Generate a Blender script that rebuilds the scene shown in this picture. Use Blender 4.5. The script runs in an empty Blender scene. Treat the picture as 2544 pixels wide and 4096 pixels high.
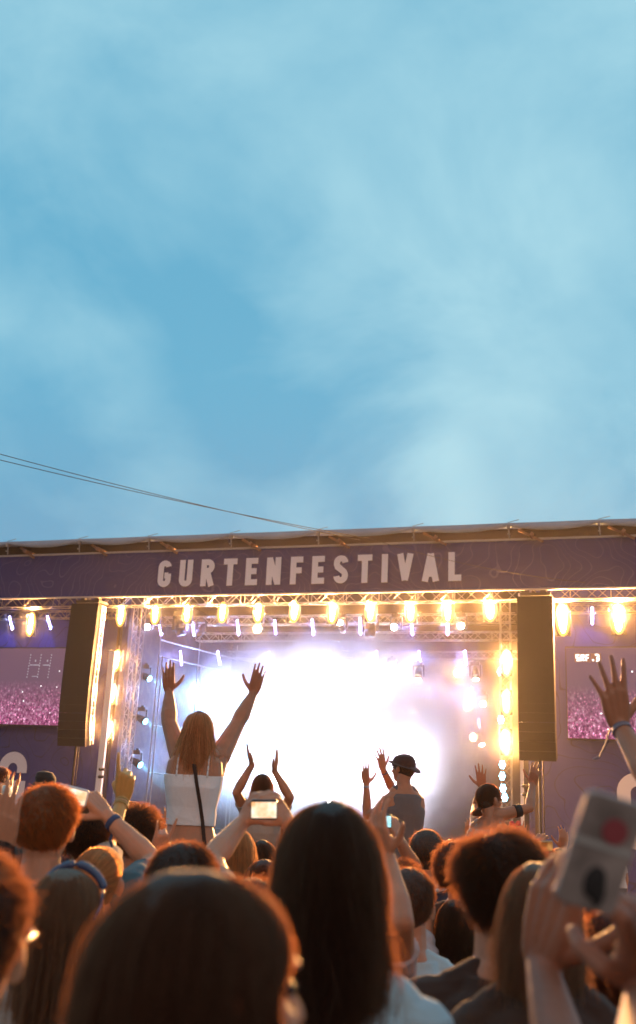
import bpy, bmesh, math, random
import numpy as np
from mathutils import Vector, Matrix, Quaternion, noise
R = math.radians
V = Vector
C = bpy.context.scene
col = C.collection

# ------------------------------------------------------------------ camera
FPX = 3982.0                      # focal length in pixels of the 2544 x 4096 photograph
YAW, PITCH, ROLL = R(-17.773), R(16.247), R(2.661)
EYE = V((0, 0, 1.8))
FW = V((math.sin(YAW)*math.cos(PITCH), math.cos(YAW)*math.cos(PITCH), math.sin(PITCH)))
_rt = V((math.cos(YAW), -math.sin(YAW), 0)); _up = _rt.cross(FW)
RT = _rt*math.cos(ROLL) + _up*math.sin(ROLL)
UP = -_rt*math.sin(ROLL) + _up*math.cos(ROLL)
cd = bpy.data.cameras.new('camera'); cam = bpy.data.objects.new('camera', cd); col.objects.link(cam)
cam.location = EYE
cam.rotation_euler = Matrix((RT, UP, -FW)).transposed().to_euler()
cd.sensor_fit = 'VERTICAL'; cd.sensor_height = 36.0; cd.sensor_width = 36.0*2544/4096
cd.lens = FPX/4096*36.0
cd.clip_start = 0.05; cd.clip_end = 2000
cd.dof.use_dof = True; cd.dof.focus_distance = 9.0; cd.dof.aperture_fstop = 3.0
C.camera = cam

# ------------------------------------------------------------------ world: dusk sky with thin cloud
w = bpy.data.worlds.new('World'); C.world = w; w.use_nodes = True
nt = w.node_tree; N_ = nt.nodes; L_ = nt.links; N_.clear()
out = N_.new('ShaderNodeOutputWorld'); bg = N_.new('ShaderNodeBackground')
sky = N_.new('ShaderNodeTexSky'); sky.sky_type = 'NISHITA'; sky.sun_disc = False
SUN_EL, SUN_ROT = R(14), R(150)
sky.sun_elevation = SUN_EL; sky.sun_rotation = SUN_ROT; sky.altitude = 850; sky.ozone_density = 3.0; sky.dust_density = 0.4; sky.air_density = 1.0
tc = N_.new('ShaderNodeTexCoord')
mp = N_.new('ShaderNodeMapping'); mp.inputs['Scale'].default_value = (1.0, 1.0, 1.5); mp.inputs['Rotation'].default_value = (0, R(22), 0)
n1 = N_.new('ShaderNodeTexNoise'); n1.inputs['Scale'].default_value = 3.0; n1.inputs['Detail'].default_value = 7; n1.inputs['Roughness'].default_value = 0.56; n1.inputs['Distortion'].default_value = 0.3
rmp = N_.new('ShaderNodeValToRGB')
rmp.color_ramp.elements[0].position = 0.30; rmp.color_ramp.elements[0].color = (0, 0, 0, 1)
rmp.color_ramp.elements[1].position = 0.78; rmp.color_ramp.elements[1].color = (1, 1, 1, 1)
cl = N_.new('ShaderNodeRGB'); cl.outputs[0].default_value = (5.4, 9.2, 10.5, 1)
tint = N_.new('ShaderNodeMix'); tint.data_type = 'RGBA'; tint.blend_type = 'MULTIPLY'; tint.inputs[0].default_value = 1; tint.inputs[7].default_value = (0.86, 1.0, 0.98, 1)
base = N_.new('ShaderNodeMix'); base.data_type = 'RGBA'; base.inputs[0].default_value = 0.88; base.inputs[7].default_value = (1.9, 6.0, 8.6, 1)
mx = N_.new('ShaderNodeMix'); mx.data_type = 'RGBA'
L_.new(tc.outputs['Generated'], mp.inputs[0]); L_.new(mp.outputs[0], n1.inputs['Vector']); L_.new(n1.outputs[0], rmp.inputs[0])
L_.new(sky.outputs[0], tint.inputs[6]); L_.new(tint.outputs[2], base.inputs[6]); 
sz_ = N_.new('ShaderNodeSeparateXYZ'); L_.new(tc.outputs['Generated'], sz_.inputs[0])
lo_ = N_.new('ShaderNodeMapRange'); lo_.interpolation_type = 'SMOOTHSTEP'; lo_.inputs[1].default_value = .18; lo_.inputs[2].default_value = .42; lo_.inputs[3].default_value = .8; lo_.inputs[4].default_value = 0; L_.new(sz_.outputs['Z'], lo_.inputs[0])
gr_ = N_.new('ShaderNodeMix'); gr_.data_type = 'RGBA'; gr_.inputs[7].default_value = (2.2, 4.7, 7.0, 1); L_.new(lo_.outputs[0], gr_.inputs[0]); L_.new(base.outputs[2], gr_.inputs[6])
L_.new(gr_.outputs[2], mx.inputs[6]); L_.new(cl.outputs[0], mx.inputs[7]); fac = rmp.outputs[0]
# broad banks and gaps of cloud in fixed directions of the sky
for (u_, v_, rad_, wt_) in ((420, 950, 13, -.50), (1150, 1380, 9, -.28), (150, 1900, 9, -.22), (1700, 950, 12, .30), (560, 420, 10, .26), (2350, 1250, 9, .16), (2060, 1620, 9, .28), (330, 1340, 6, .22), (2250, 1880, 6, -.38), (1900, 250, 10, -.10), (900, 1750, 8, -.16), (1250, 2050, 10, -.42), (150, 2100, 9, -.30), (1850, 1980, 4, .22)):
    dvec = (FW + RT*((u_-1272)/FPX) - UP*((v_-2048)/FPX)).normalized()
    dp = N_.new('ShaderNodeVectorMath'); dp.operation = 'DOT_PRODUCT'; dp.inputs[1].default_value = dvec
    nrm_ = N_.new('ShaderNodeVectorMath'); nrm_.operation = 'MULTIPLY_ADD'; nrm_.inputs[1].default_value = (.16, .16, .16)
    L_.new(n1.outputs['Color'], nrm_.inputs[0]); L_.new(tc.outputs['Generated'], nrm_.inputs[2])
    sb_ = N_.new('ShaderNodeVectorMath'); sb_.operation = 'ADD'; sb_.inputs[1].default_value = (-.08, -.08, -.08); L_.new(nrm_.outputs[0], sb_.inputs[0])
    nz_ = N_.new('ShaderNodeVectorMath'); nz_.operation = 'NORMALIZE'; L_.new(sb_.outputs[0], nz_.inputs[0]); L_.new(nz_.outputs[0], dp.inputs[0])
    mr_ = N_.new('ShaderNodeMapRange'); mr_.interpolation_type = 'SMOOTHSTEP'; mr_.inputs[1].default_value = math.cos(R(rad_)); mr_.inputs[2].default_value = 1; mr_.inputs[3].default_value = 0; mr_.inputs[4].default_value = wt_*.72
    ad_ = N_.new('ShaderNodeMath'); ad_.operation = 'ADD'; L_.new(dp.outputs['Value'], mr_.inputs[0]); L_.new(mr_.outputs[0], ad_.inputs[0]); L_.new(fac, ad_.inputs[1]); fac = ad_.outputs[0]
cp_ = N_.new('ShaderNodeClamp'); L_.new(fac, cp_.inputs[0]); L_.new(cp_.outputs[0], mx.inputs[0])
# unseen sky behind the camera, made dimmer and rosy to warm the crowd's fill
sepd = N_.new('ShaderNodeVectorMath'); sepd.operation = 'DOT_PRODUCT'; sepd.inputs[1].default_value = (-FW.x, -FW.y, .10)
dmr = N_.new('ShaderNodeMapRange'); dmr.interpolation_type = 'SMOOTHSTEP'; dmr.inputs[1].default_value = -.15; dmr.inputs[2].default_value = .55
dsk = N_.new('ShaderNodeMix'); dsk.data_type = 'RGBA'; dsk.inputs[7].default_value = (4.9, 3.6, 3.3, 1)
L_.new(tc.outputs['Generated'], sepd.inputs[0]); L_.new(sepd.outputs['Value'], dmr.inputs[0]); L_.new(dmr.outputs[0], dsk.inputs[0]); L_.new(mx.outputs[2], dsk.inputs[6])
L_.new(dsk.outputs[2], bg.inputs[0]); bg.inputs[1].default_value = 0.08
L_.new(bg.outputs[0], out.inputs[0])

sd = bpy.data.lights.new('sun', 'SUN'); sd.energy = 0.3; sd.angle = R(20); sd.color = (1, .93, .85)
sun = bpy.data.objects.new('sun', sd); col.objects.link(sun)
sdir = V((math.sin(SUN_ROT)*math.cos(SUN_EL), math.cos(SUN_ROT)*math.cos(SUN_EL), math.sin(SUN_EL)))
sun.rotation_euler = (-sdir).to_track_quat('-Z', 'Y').to_euler()
C.view_settings.view_transform = 'Standard'; C.view_settings.look = 'None'; C.view_settings.exposure = 0.0; C.view_settings.gamma = 1
C.render.engine = 'CYCLES'
cy = C.cycles
cy.use_denoising = True
try: cy.denoiser = 'OPENIMAGEDENOISE'
except Exception: pass
cy.max_bounces = 5; cy.diffuse_bounces = 2; cy.glossy_bounces = 2; cy.transmission_bounces = 3; cy.volume_bounces = 1; cy.transparent_max_bounces = 6
cy.sample_clamp_indirect = 4.0; cy.sample_clamp_direct = 0; cy.volume_step_rate = 2.0; cy.volume_max_steps = 96
cy.use_adaptive_sampling = False
C.cycles_curves.shape = 'RIBBONS'

# ------------------------------------------------------------------ helpers
def gz_at(y): return -max(0., y-5)*.05      # the meadow falls gently towards the stage
def ray(u, v): return FW + RT*((u-1272)/FPX) - UP*((v-2048)/FPX)
def pt(u, v, dep): return EYE + ray(u, v)*dep           # dep: distance along the view axis
def on(u, v, y): d = ray(u, v); return EYE + d*(y/d.y)  # on the upright plane at this distance in front of the crowd
def tag(o, label=None, cat=None, group=None, kind=None):
    if label: o['label'] = label
    if cat: o['category'] = cat
    if group: o['group'] = group
    if kind: o['kind'] = kind
    return o
def empty(name, loc=(0, 0, 0), label=None, cat=None, group=None):
    o = bpy.data.objects.new(name, None); col.objects.link(o); o.location = loc; o.empty_display_size = .2
    return tag(o, label, cat, group)
def link(name, me, mat=None, parent=None):
    o = bpy.data.objects.new(name, me); col.objects.link(o)
    if mat is not None:
        me.materials.clear(); me.materials.append(mat)
    if parent is not None:
        o.parent = parent; o.matrix_parent_inverse = parent_inv(parent)
    return o
def parent_inv(p):
    M = Matrix.Translation(p.location) @ p.rotation_euler.to_matrix().to_4x4()
    if p.parent is not None: M = parent_mat(p.parent) @ p.matrix_parent_inverse @ M
    return M.inverted()
def parent_mat(p):
    M = Matrix.Translation(p.location) @ p.rotation_euler.to_matrix().to_4x4()
    if p.parent is not None: M = parent_mat(p.parent) @ p.matrix_parent_inverse @ M
    return M
def copy_tree(o, parent=None):
    c = o.copy(); col.objects.link(c)
    if parent is not None: c.parent = parent
    for ch in list(o.children): copy_tree(ch, c)
    return c
class MB:
    """collects shapes into one mesh"""
    def __init__(s): s.v = []; s.f = []
    def add(s, vs, fs):
        k = len(s.v); s.v += [tuple(p) for p in vs]; s.f += [tuple(i+k for i in f) for f in fs]; return s
    def box(s, c, d, rot=None):
        c = V(c); x, y, z = [q/2 for q in d]
        vs = [V((i*x, j*y, k*z)) for i in (-1, 1) for j in (-1, 1) for k in (-1, 1)]
        if rot is not None: vs = [rot @ p for p in vs]
        return s.add([c+p for p in vs], [(0, 1, 3, 2), (4, 6, 7, 5), (0, 4, 5, 1), (2, 3, 7, 6), (0, 2, 6, 4), (1, 5, 7, 3)])
    def cone(s, a, b, r0, r1=None, n=10, caps=True):
        a = V(a); b = V(b); r1 = r0 if r1 is None else r1
        d = (b-a)
        if d.length < 1e-6: return s
        d.normalize(); x = d.orthogonal().normalized(); y = d.cross(x)
        vs = [a+(x*math.cos(t)+y*math.sin(t))*r0 for t in [2*math.pi*i/n for i in range(n)]] + [b+(x*math.cos(t)+y*math.sin(t))*r1 for t in [2*math.pi*i/n for i in range(n)]]
        fs = [(i, (i+1) % n, n+(i+1) % n, n+i) for i in range(n)]
        if caps: fs += [tuple(range(n-1, -1, -1)), tuple(range(n, 2*n))]
        return s.add(vs, fs)
    def ell(s, c, rad, M=None, nu=14, nv=9):
        c = V(c); vs = []; fs = []
        for j in range(nv+1):
            th = math.pi*j/nv
            for i in range(nu):
                ph = 2*math.pi*i/nu
                p = V((rad[0]*math.sin(th)*math.cos(ph), rad[1]*math.sin(th)*math.sin(ph), rad[2]*math.cos(th)))
                vs.append(c + (M @ p if M is not None else p))
        for j in range(nv):
            for i in range(nu):
                fs.append((j*nu+i, (j+1)*nu+i, (j+1)*nu+(i+1) % nu, j*nu+(i+1) % nu))
        return s.add(vs, fs)
    def chain(s, pts, n=10):
        """tapered limb through (point, radius) pairs with round joints"""
        for i, (p, r) in enumerate(pts):
            s.ell(p, (r, r, r), None, n, 6)
            if i: s.cone(pts[i-1][0], p, pts[i-1][1], r, n)
        return s
    def loft(s, rings, X, Y, n=20, e=2.4):
        """rings: (centre, half width, half depth); superellipse rings closed at both ends"""
        vs = []; fs = []
        for c, a, b in rings:
            for i in range(n):
                t = 2*math.pi*i/n; ct, st = math.cos(t), math.sin(t)
                vs.append(V(c) + X*(a*math.copysign(abs(ct)**(2/e), ct)) + Y*(b*math.copysign(abs(st)**(2/e), st)))
        m = len(rings)
        for j in range(m-1):
            for i in range(n): fs.append((j*n+i, j*n+(i+1) % n, (j+1)*n+(i+1) % n, (j+1)*n+i))
        fs += [tuple(range(n-1, -1, -1)), tuple(range((m-1)*n, m*n))]
        return s.add(vs, fs)
    def tube(s, pts, r, n=6):
        for a, b in zip(pts[:-1], pts[1:]): s.cone(a, b, r, r, n)
        return s
    def mesh(s, name, smooth=False):
        me = bpy.data.meshes.new(name); me.from_pydata(s.v, [], s.f); me.update()
        if smooth: me.polygons.foreach_set('use_smooth', [True]*len(me.polygons))
        return me
    def build(s, name, mat, parent=None, smooth=False): return link(name, s.mesh(name, smooth), mat, parent)
    def blob(s, name, mat, parent=None, voxel=.005, smooth=3, disp=0, dscale=.06):
        """fuses everything into one smooth continuous skin"""
        me = s.mesh(name); o = bpy.data.objects.new(name, me); col.objects.link(o)
        m = o.modifiers.new('r', 'REMESH'); m.mode = 'VOXEL'; m.voxel_size = voxel; m.use_smooth_shade = True
        if smooth:
            m = o.modifiers.new('s', 'SMOOTH'); m.factor = .5; m.iterations = smooth
        dg = bpy.context.evaluated_depsgraph_get()
        new = bpy.data.meshes.new_from_object(o.evaluated_get(dg)); new.name = name
        bpy.data.objects.remove(o); bpy.data.meshes.remove(me)
        if disp:
            n = len(new.vertices); co = np.empty(n*3, np.float32); no = np.empty(n*3, np.float32)
            new.vertices.foreach_get('co', co); new.vertex_normals.foreach_get('vector', no)
            co = co.reshape(-1, 3); no = no.reshape(-1, 3)
            q = co/dscale; k = np.zeros(n, np.float32)
            rs = np.random.RandomState(7)
            for _ in range(9):
                d = rs.normal(size=3); d /= np.linalg.norm(d); fq = rs.uniform(.6, 2.2)
                wv = np.sin((q@d)*fq + 1.3*np.sin(q@rs.normal(size=3)*.7) + rs.uniform(0, 6))
                k += (1-np.abs(wv))**2/fq - .3
            new.vertices.foreach_set('co', (co+no*(k*disp)[:, None]).ravel()); new.update()
        new.polygons.foreach_set('use_smooth', [True]*len(new.polygons))
        return link(name, new, mat, parent)

# ------------------------------------------------------------------ materials
def mat(name, c, rough=.6, metal=0., bump=0., bscale=40., var=0., vscale=6., emit=None, es=0., sheen=0., sss=0., spec=.5, trans=0.):
    m = bpy.data.materials.new(name); m.use_nodes = True; t = m.node_tree; b = t.nodes['Principled BSDF']
    b.inputs['Base Color'].default_value = (*c, 1); b.inputs['Roughness'].default_value = rough; b.inputs['Metallic'].default_value = metal
    b.inputs['Specular IOR Level'].default_value = spec
    if sheen: b.inputs['Sheen Weight'].default_value = sheen; b.inputs['Sheen Roughness'].default_value = .4
    if sss: b.inputs['Subsurface Weight'].default_value = sss; b.inputs['Subsurface Radius'].default_value = (.012, .004, .002); b.inputs['Subsurface Scale'].default_value = 1
    if emit: b.inputs['Emission Color'].default_value = (*emit, 1); b.inputs['Emission Strength'].default_value = es
    tcn = t.nodes.new('ShaderNodeTexCoord')
    if var:
        n = t.nodes.new('ShaderNodeTexNoise'); n.inputs['Scale'].default_value = vscale; n.inputs['Detail'].default_value = 5
        r = t.nodes.new('ShaderNodeValToRGB'); r.color_ramp.elements[0].position = .3; r.color_ramp.elements[1].position = .7
        r.color_ramp.elements[0].color = (*[q*(1-var) for q in c], 1); r.color_ramp.elements[1].color = (*[min(1, q*(1+var)) for q in c], 1)
        t.links.new(tcn.outputs['Object'], n.inputs['Vector']); t.links.new(n.outputs[0], r.inputs[0]); t.links.new(r.outputs[0], b.inputs['Base Color'])
    if bump:
        n = t.nodes.new('ShaderNodeTexNoise'); n.inputs['Scale'].default_value = bscale; n.inputs['Detail'].default_value = 4
        bp = t.nodes.new('ShaderNodeBump'); bp.inputs['Strength'].default_value = bump; bp.inputs['Distance'].default_value = .01
        t.links.new(tcn.outputs['Object'], n.inputs['Vector']); t.links.new(n.outputs[0], bp.inputs['Height']); t.links.new(bp.outputs[0], b.inputs['Normal'])
    return m
def glow(name, c, s):
    m = bpy.data.materials.new(name); m.use_nodes = True; t = m.node_tree; t.nodes.clear()
    o = t.nodes.new('ShaderNodeOutputMaterial'); e = t.nodes.new('ShaderNodeEmission'); e.inputs[0].default_value = (*c, 1); e.inputs[1].default_value = s
    t.links.new(e.outputs[0], o.inputs[0]); return m
def hairmat(name, c, tr=2.2):
    """single hair: coloured, faintly glossy, letting strong light from behind shine through"""
    m = bpy.data.materials.new(name); m.use_nodes = True; t = m.node_tree; b = t.nodes['Principled BSDF']; A = t.nodes.new; Lk = t.links.new
    hi = A('ShaderNodeHairInfo'); r = A('ShaderNodeMapRange'); r.inputs[3].default_value = .3; r.inputs[4].default_value = 2.1; Lk(hi.outputs['Random'], r.inputs[0])
    mu = A('ShaderNodeVectorMath'); mu.operation = 'SCALE'; mu.inputs[0].default_value = c; Lk(r.outputs[0], mu.inputs['Scale']); Lk(mu.outputs[0], b.inputs['Base Color'])
    b.inputs['Roughness'].default_value = .5; b.inputs['Specular IOR Level'].default_value = .16
    tl = A('ShaderNodeBsdfHair'); tl.component = 'Transmission'; tl.inputs['RoughnessU'].default_value = .5; tl.inputs['RoughnessV'].default_value = .9; tl.inputs[0].default_value = (min(.95, c[0]*1.3+.55), min(.8, c[1]*1.4+.22), min(.7, c[2]*1.4+.10), 1)
    mx_ = A('ShaderNodeMixShader'); mx_.inputs[0].default_value = .45; Lk(b.outputs[0], mx_.inputs[1]); Lk(tl.outputs[0], mx_.inputs[2]); Lk(mx_.outputs[0], t.nodes['Material Output'].inputs[0]); return m
def volmat(name, dens, c=(1, 1, 1), g=.6, noise_=None):
    m = bpy.data.materials.new(name); m.use_nodes = True; t = m.node_tree; t.nodes.clear()
    o = t.nodes.new('ShaderNodeOutputMaterial'); v = t.nodes.new('ShaderNodeVolumePrincipled')
    v.inputs['Color'].default_value = (*c, 1); v.inputs['Density'].default_value = dens; v.inputs['Anisotropy'].default_value = g
    if noise_:
        tcn = t.nodes.new('ShaderNodeTexCoord'); n = t.nodes.new('ShaderNodeTexNoise'); n.inputs['Scale'].default_value = noise_[0]; n.inputs['Detail'].default_value = 3
        r = t.nodes.new('ShaderNodeMapRange'); r.inputs[1].default_value = noise_[1]; r.inputs[2].default_value = noise_[2]; r.inputs[3].default_value = 0; r.inputs[4].default_value = dens
        t.links.new(tcn.outputs['Object'], n.inputs['Vector']); t.links.new(n.outputs[0], r.inputs[0]); t.links.new(r.outputs[0], v.inputs['Density'])
    t.links.new(v.outputs[0], o.inputs['Volume']); return m
def fabric(name, base, line, lscale=.35, freq=26., lw=.10, amt=.8):
    """printed cloth with height-map contour lines"""
    m = bpy.data.materials.new(name); m.use_nodes = True; t = m.node_tree; b = t.nodes['Principled BSDF']; b.inputs['Roughness'].default_value = .85
    tcn = t.nodes.new('ShaderNodeTexCoord'); n = t.nodes.new('ShaderNodeTexNoise'); n.inputs['Scale'].default_value = lscale; n.inputs['Detail'].default_value = 2.5; n.inputs['Roughness'].default_value = .45
    mu = t.nodes.new('ShaderNodeMath'); mu.operation = 'MULTIPLY'; mu.inputs[1].default_value = freq
    fr = t.nodes.new('ShaderNodeMath'); fr.operation = 'FRACT'
    lt = t.nodes.new('ShaderNodeMath'); lt.operation = 'LESS_THAN'; lt.inputs[1].default_value = lw
    ml = t.nodes.new('ShaderNodeMath'); ml.operation = 'MULTIPLY'; ml.inputs[1].default_value = amt
    mxn = t.nodes.new('ShaderNodeMix'); mxn.data_type = 'RGBA'; mxn.inputs[6].default_value = (*base, 1); mxn.inputs[7].default_value = (*line, 1)
    for a, bq in ((tcn.outputs['Object'], n.inputs['Vector']), (n.outputs[0], mu.inputs[0]), (mu.outputs[0], fr.inputs[0]), (fr.outputs[0], lt.inputs[0]), (lt.outputs[0], ml.inputs[0]), (ml.outputs[0], mxn.inputs[0]), (mxn.outputs[2], b.inputs['Base Color'])):
        t.links.new(a, bq)
    n2 = t.nodes.new('ShaderNodeTexNoise'); n2.inputs['Scale'].default_value = 1.2; bp = t.nodes.new('ShaderNodeBump'); bp.inputs['Strength'].default_value = .35; bp.inputs['Distance'].default_value = .15
    t.links.new(tcn.outputs['Object'], n2.inputs['Vector']); t.links.new(n2.outputs[0], bp.inputs['Height']); t.links.new(bp.outputs[0], b.inputs['Normal'])
    return m
M = dict(
    ground=mat('trampled_earth', (.035, .028, .02), .95, bump=.5, bscale=4, var=.3, vscale=2),
    deck=mat('deck_black', (.03, .03, .032), .6), black=mat('black_metal', (.022, .02, .02), .45, bump=.1),
    cabinet=mat('speaker_cabinet', (.014, .009, .008), .8, bump=.3, bscale=60), grey=mat('grey_steel', (.33, .32, .31), .4, .6, bump=.1), alu=mat('aluminium', (.62, .62, .64), .35, .8),
    tarp=mat('grey_tarpaulin', (.33, .45, .62), .7, bump=.2, bscale=3, var=.08, vscale=2), dark=mat('dark_canvas', (.018, .012, .011), .9), drape=mat('stage_drape', (.045, .028, .032), .9, bump=.4, bscale=3, var=.2, vscale=1.5),
    white=mat('white_print', (.72, .70, .78), .7), offwhite=mat('lettering_print', (.80, .80, .90), .75), pillar=mat('white_pillar', (.78, .78, .84), .5),
    banner=fabric('banner_cloth', (.016, .026, .165), (.12, .12, .30), .3, 30, .1, .38), wing=fabric('wing_cloth', (.035, .045, .20), (.02, .02, .06), .28, 20, .06, .75),
    trim=mat('banner_hem', (.42, .40, .42), .7), cable=mat('cable_black', (.015, .015, .02), .5),
    amber_edge=glow('amber_halo', (1, .46, .12), 1.7), amber=glow('amber_lamp', (1, .80, .45), 30), violet=glow('violet_led', (.52, .40, 1), 26), cyan=glow('cyan_led', (.25, .75, 1), 14), hot=glow('white_lamp', (1, .96, .9), 60), warm=glow('warm_lamp', (1, .7, .35), 60),
)
# ================================================================== the setting
gm = MB().add([(-400, -60, 0), (400, -60, 0), (400, 5, 0), (-400, 5, 0), (400, 34, gz_at(34)), (-400, 34, gz_at(34)), (400, 600, gz_at(34)), (-400, 600, gz_at(34))], [(0, 1, 2, 3), (3, 2, 4, 5), (5, 4, 6, 7)])
tag(gm.build('ground', M['ground']), kind='structure')
hz = MB().box((-10, 19, 5.5), (72, 62, 17.0)); tag(hz.build('haze', volmat('haze_air', .00016, (1, .97, .95), .6)), kind='stuff')

SY = 34.0                      # upright plane of the stage front
XL, XR = -18.9, -3.6           # opening between the wings
BY = 33.2
# deck and body of the stage
st = empty('festival_stage', (-11.3, SY+6, 0), 'dark raised concert stage with black drapes under the wide roof', 'stage')
MB().box((-11.3, 40.6, -.52), (15.2, 12.6, 1.8)).build('deck', M['deck'], st)
MB().box((-11.3, 47.2, 5.2), (16.4, .12, 10.2)).build('back_drape', M['drape'], st)
MB().box((-19.3, 41.0, 5.2), (.12, 11.8, 10.0)).build('side_drape', fabric('drape_pattern', (.045, .028, .032), (.12, .09, .05), .5, 9, .3, .25), st)
MB().box((-3.15, 41.0, 5.2), (.12, 11.8, 10.0)).build('side_drape', M['drape'], st)
MB().box((-11.3, 41.3, 10.3), (16.4, 11.8, .12)).build('ceiling', M['dark'], st)
f = MB()
for k in range(60): f.box((-11.3-7.5+k*.254, 34.28, -.30), (.24, .04, 1.3))
f.build('skirting', M['drape'], st)

# roof with scalloped grey tarpaulin edge
rf = empty('stage_roof', (-11.3, 38, 11.4), 'wide stage roof with scalloped grey tarpaulin edge', 'roof')
joints = [on(u*1.6825, v*1.6825, BY-.5).x for u, v in ((-170, 1300), (20, 1292), (190, 1285), (355, 1277), (550, 1270), (757, 1264), (983, 1255), (1209, 1247), (1424, 1238), (1660, 1230))]
vs, fs = [], []; ZT, YF = 11.13, BY-.5
n = 0
for a, b in zip(joints[:-1], joints[1:]):
    for i in range(16):
        s0 = i/16; x = a+(b-a)*s0
        sag = 4*s0*(1-s0)
        vs += [(x, YF+.7+.1*sag, ZT+.05), (x, YF-.02, ZT-.01*sag), (x, YF+.02+.05*sag, ZT-.09-.16*sag), (x, YF+.10+.05*sag, ZT-.09-.16*sag)]; n += 1
for i in range(n-1):
    for k in range(3): q = i*4+k; fs.append((q, q+4, q+5, q+1))
MB().add(vs, fs).build('tarpaulin', M['tarp'], rf, True)
mb = MB().add([(joints[0], YF+.7, ZT+.05), (joints[-1], YF+.7, ZT+.05), (joints[-1], 48, ZT+1.0), (joints[0], 48, ZT+1.0)], [(0, 1, 2, 3)])
mb.build('roof_sheet', M['tarp'], rf)
MB().box((-11.3, YF+1.05, 10.75), (40, .06, .9)).build('fascia', M['dark'], rf)
for i, x in enumerate(joints[1:-1]):
    b = MB().box((x, YF-.02, ZT-.15), (.10, .14, .12)).cone((x, YF, ZT-.15), (x+.02, YF+.02, 10.62), .022).box((x, YF-.02, ZT-.40), (.09, .06, .03)).box((x, YF-.04, 10.74), (.08, .06, .03))
    b.cone((x-.02, YF-.06, ZT+.0), (x+.35, YF-.02, ZT+.1), .012)
    b.build('bracket', M['grey'], rf)
    MB().box((x+.75, YF+.5, 10.74), (.10, .9, .14), Matrix.Rotation(R(38), 3, 'Y')).cone((x+.28, YF+.45, 11.0), (x+1.1, YF+.2, 10.5), .06, .06, 4).build('strut', mat('strut_wood', (.24, .13, .09), .7) if i == 0 else bpy.data.materials['strut_wood'], rf)

# header banner
bn = empty('header_banner', (-11.4, BY, 9.2), 'long purple banner with pale festival lettering over the stage', 'banner')
b = MB(); nx = 120; x0, x1 = -31.0, 7.0; vs = []; fs = []
for i in range(nx+1):
    x = x0+(x1-x0)*i/nx
    for j in range(7):
        z = 8.97+(10.65-8.97)*j/6
        vs.append((x, BY+.018*math.sin(x*1.7+z)*math.sin(x*.63)+.012*math.sin(x*4+z*3), z))
for i in range(nx):
    for j in range(6): q = i*7+j; fs.append((q, q+7, q+8, q+1))
b.add(vs, fs).build('cloth', M['banner'], bn, True)
MB().box(((x0+x1)/2, BY-.01, 10.675), (x1-x0, .05, .07)).build('hem', M['trim'], bn)
MB().box(((x0+x1)/2, BY-.01, 8.945), (x1-x0, .05, .06)).build('hem', M['trim'], bn)
def arc(cx, cz, rx, rz, a0, a1, n=9): return [(cx+rx*math.cos(R(a0+(a1-a0)*i/n)), cz+rz*math.sin(R(a0+(a1-a0)*i/n))) for i in range(n+1)]
# strokes on a unit cell: height 1, x from 0 to w; stroke axis lines
S = .108
def glyph(ch):
    h, l, r, t, bo = 1.0, S, .52-S, 1-S, S
    rr = (r-l)/2; cx = (l+r)/2
    if ch == 'G': return [arc(cx, t-rr, rr, rr, 8, 90)+arc(cx, t-rr, rr, rr, 90, 180)+arc(cx, bo+rr, rr, rr, 180, 360)+[(r, .50-S*.0)], [(cx, .50-S*.6), (r+S*.0, .50-S*.6)]], .52
    if ch == 'U': return [[(l, 1)]+arc(cx, bo+rr, rr, rr, 180, 360)+[(r, 1)]], .52
    if ch == 'R': return [[(l, 0), (l, 1)], [(l, t), (cx, t)]+arc(cx, .73, rr, t-.73, 90, -90)+[(l, .46)], [(cx+.02, .46), (r+.02, 0)]], .54
    if ch == 'T': return [[(0.26, 0), (.26, 1)], [(0, t), (.52, t)]], .52
    if ch == 'E': return [[(l, 0), (l, 1)], [(l, t), (.46, t)], [(l, .51), (.42, .51)], [(l, bo), (.46, bo)]], .46
    if ch == 'F': return [[(l, 0), (l, 1)], [(l, t), (.46, t)], [(l, .50), (.42, .50)]], .46
    if ch == 'N': return [[(l, 0), (l, 1)], [(l, .97), (r+.02, .03)], [(r+.02, 0), (r+.02, 1)]], .56
    if ch == 'S': return [arc(cx, t-rr, rr, rr, 0, 180)+[(l, .68), (l+.03, .60), (r-.03, .40), (r, .32)]+arc(cx, bo+rr, rr, rr, 0, -180)], .52
    if ch == 'I': return [[(l, 0), (l, 1)]], 2*S
    if ch == 'V': return [[(.09, 1), (.27, .06)], [(.45, 1), (.27, .06)]], .54
    if ch == 'A': return [[(.08, 0), (.27, .97)], [(.46, 0), (.27, .97)], [(.13, .27), (.41, .27)]], .54
    if ch == 'L': return [[(l, 0), (l, 1)], [(l, bo), (.44, bo)]], .46
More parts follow.
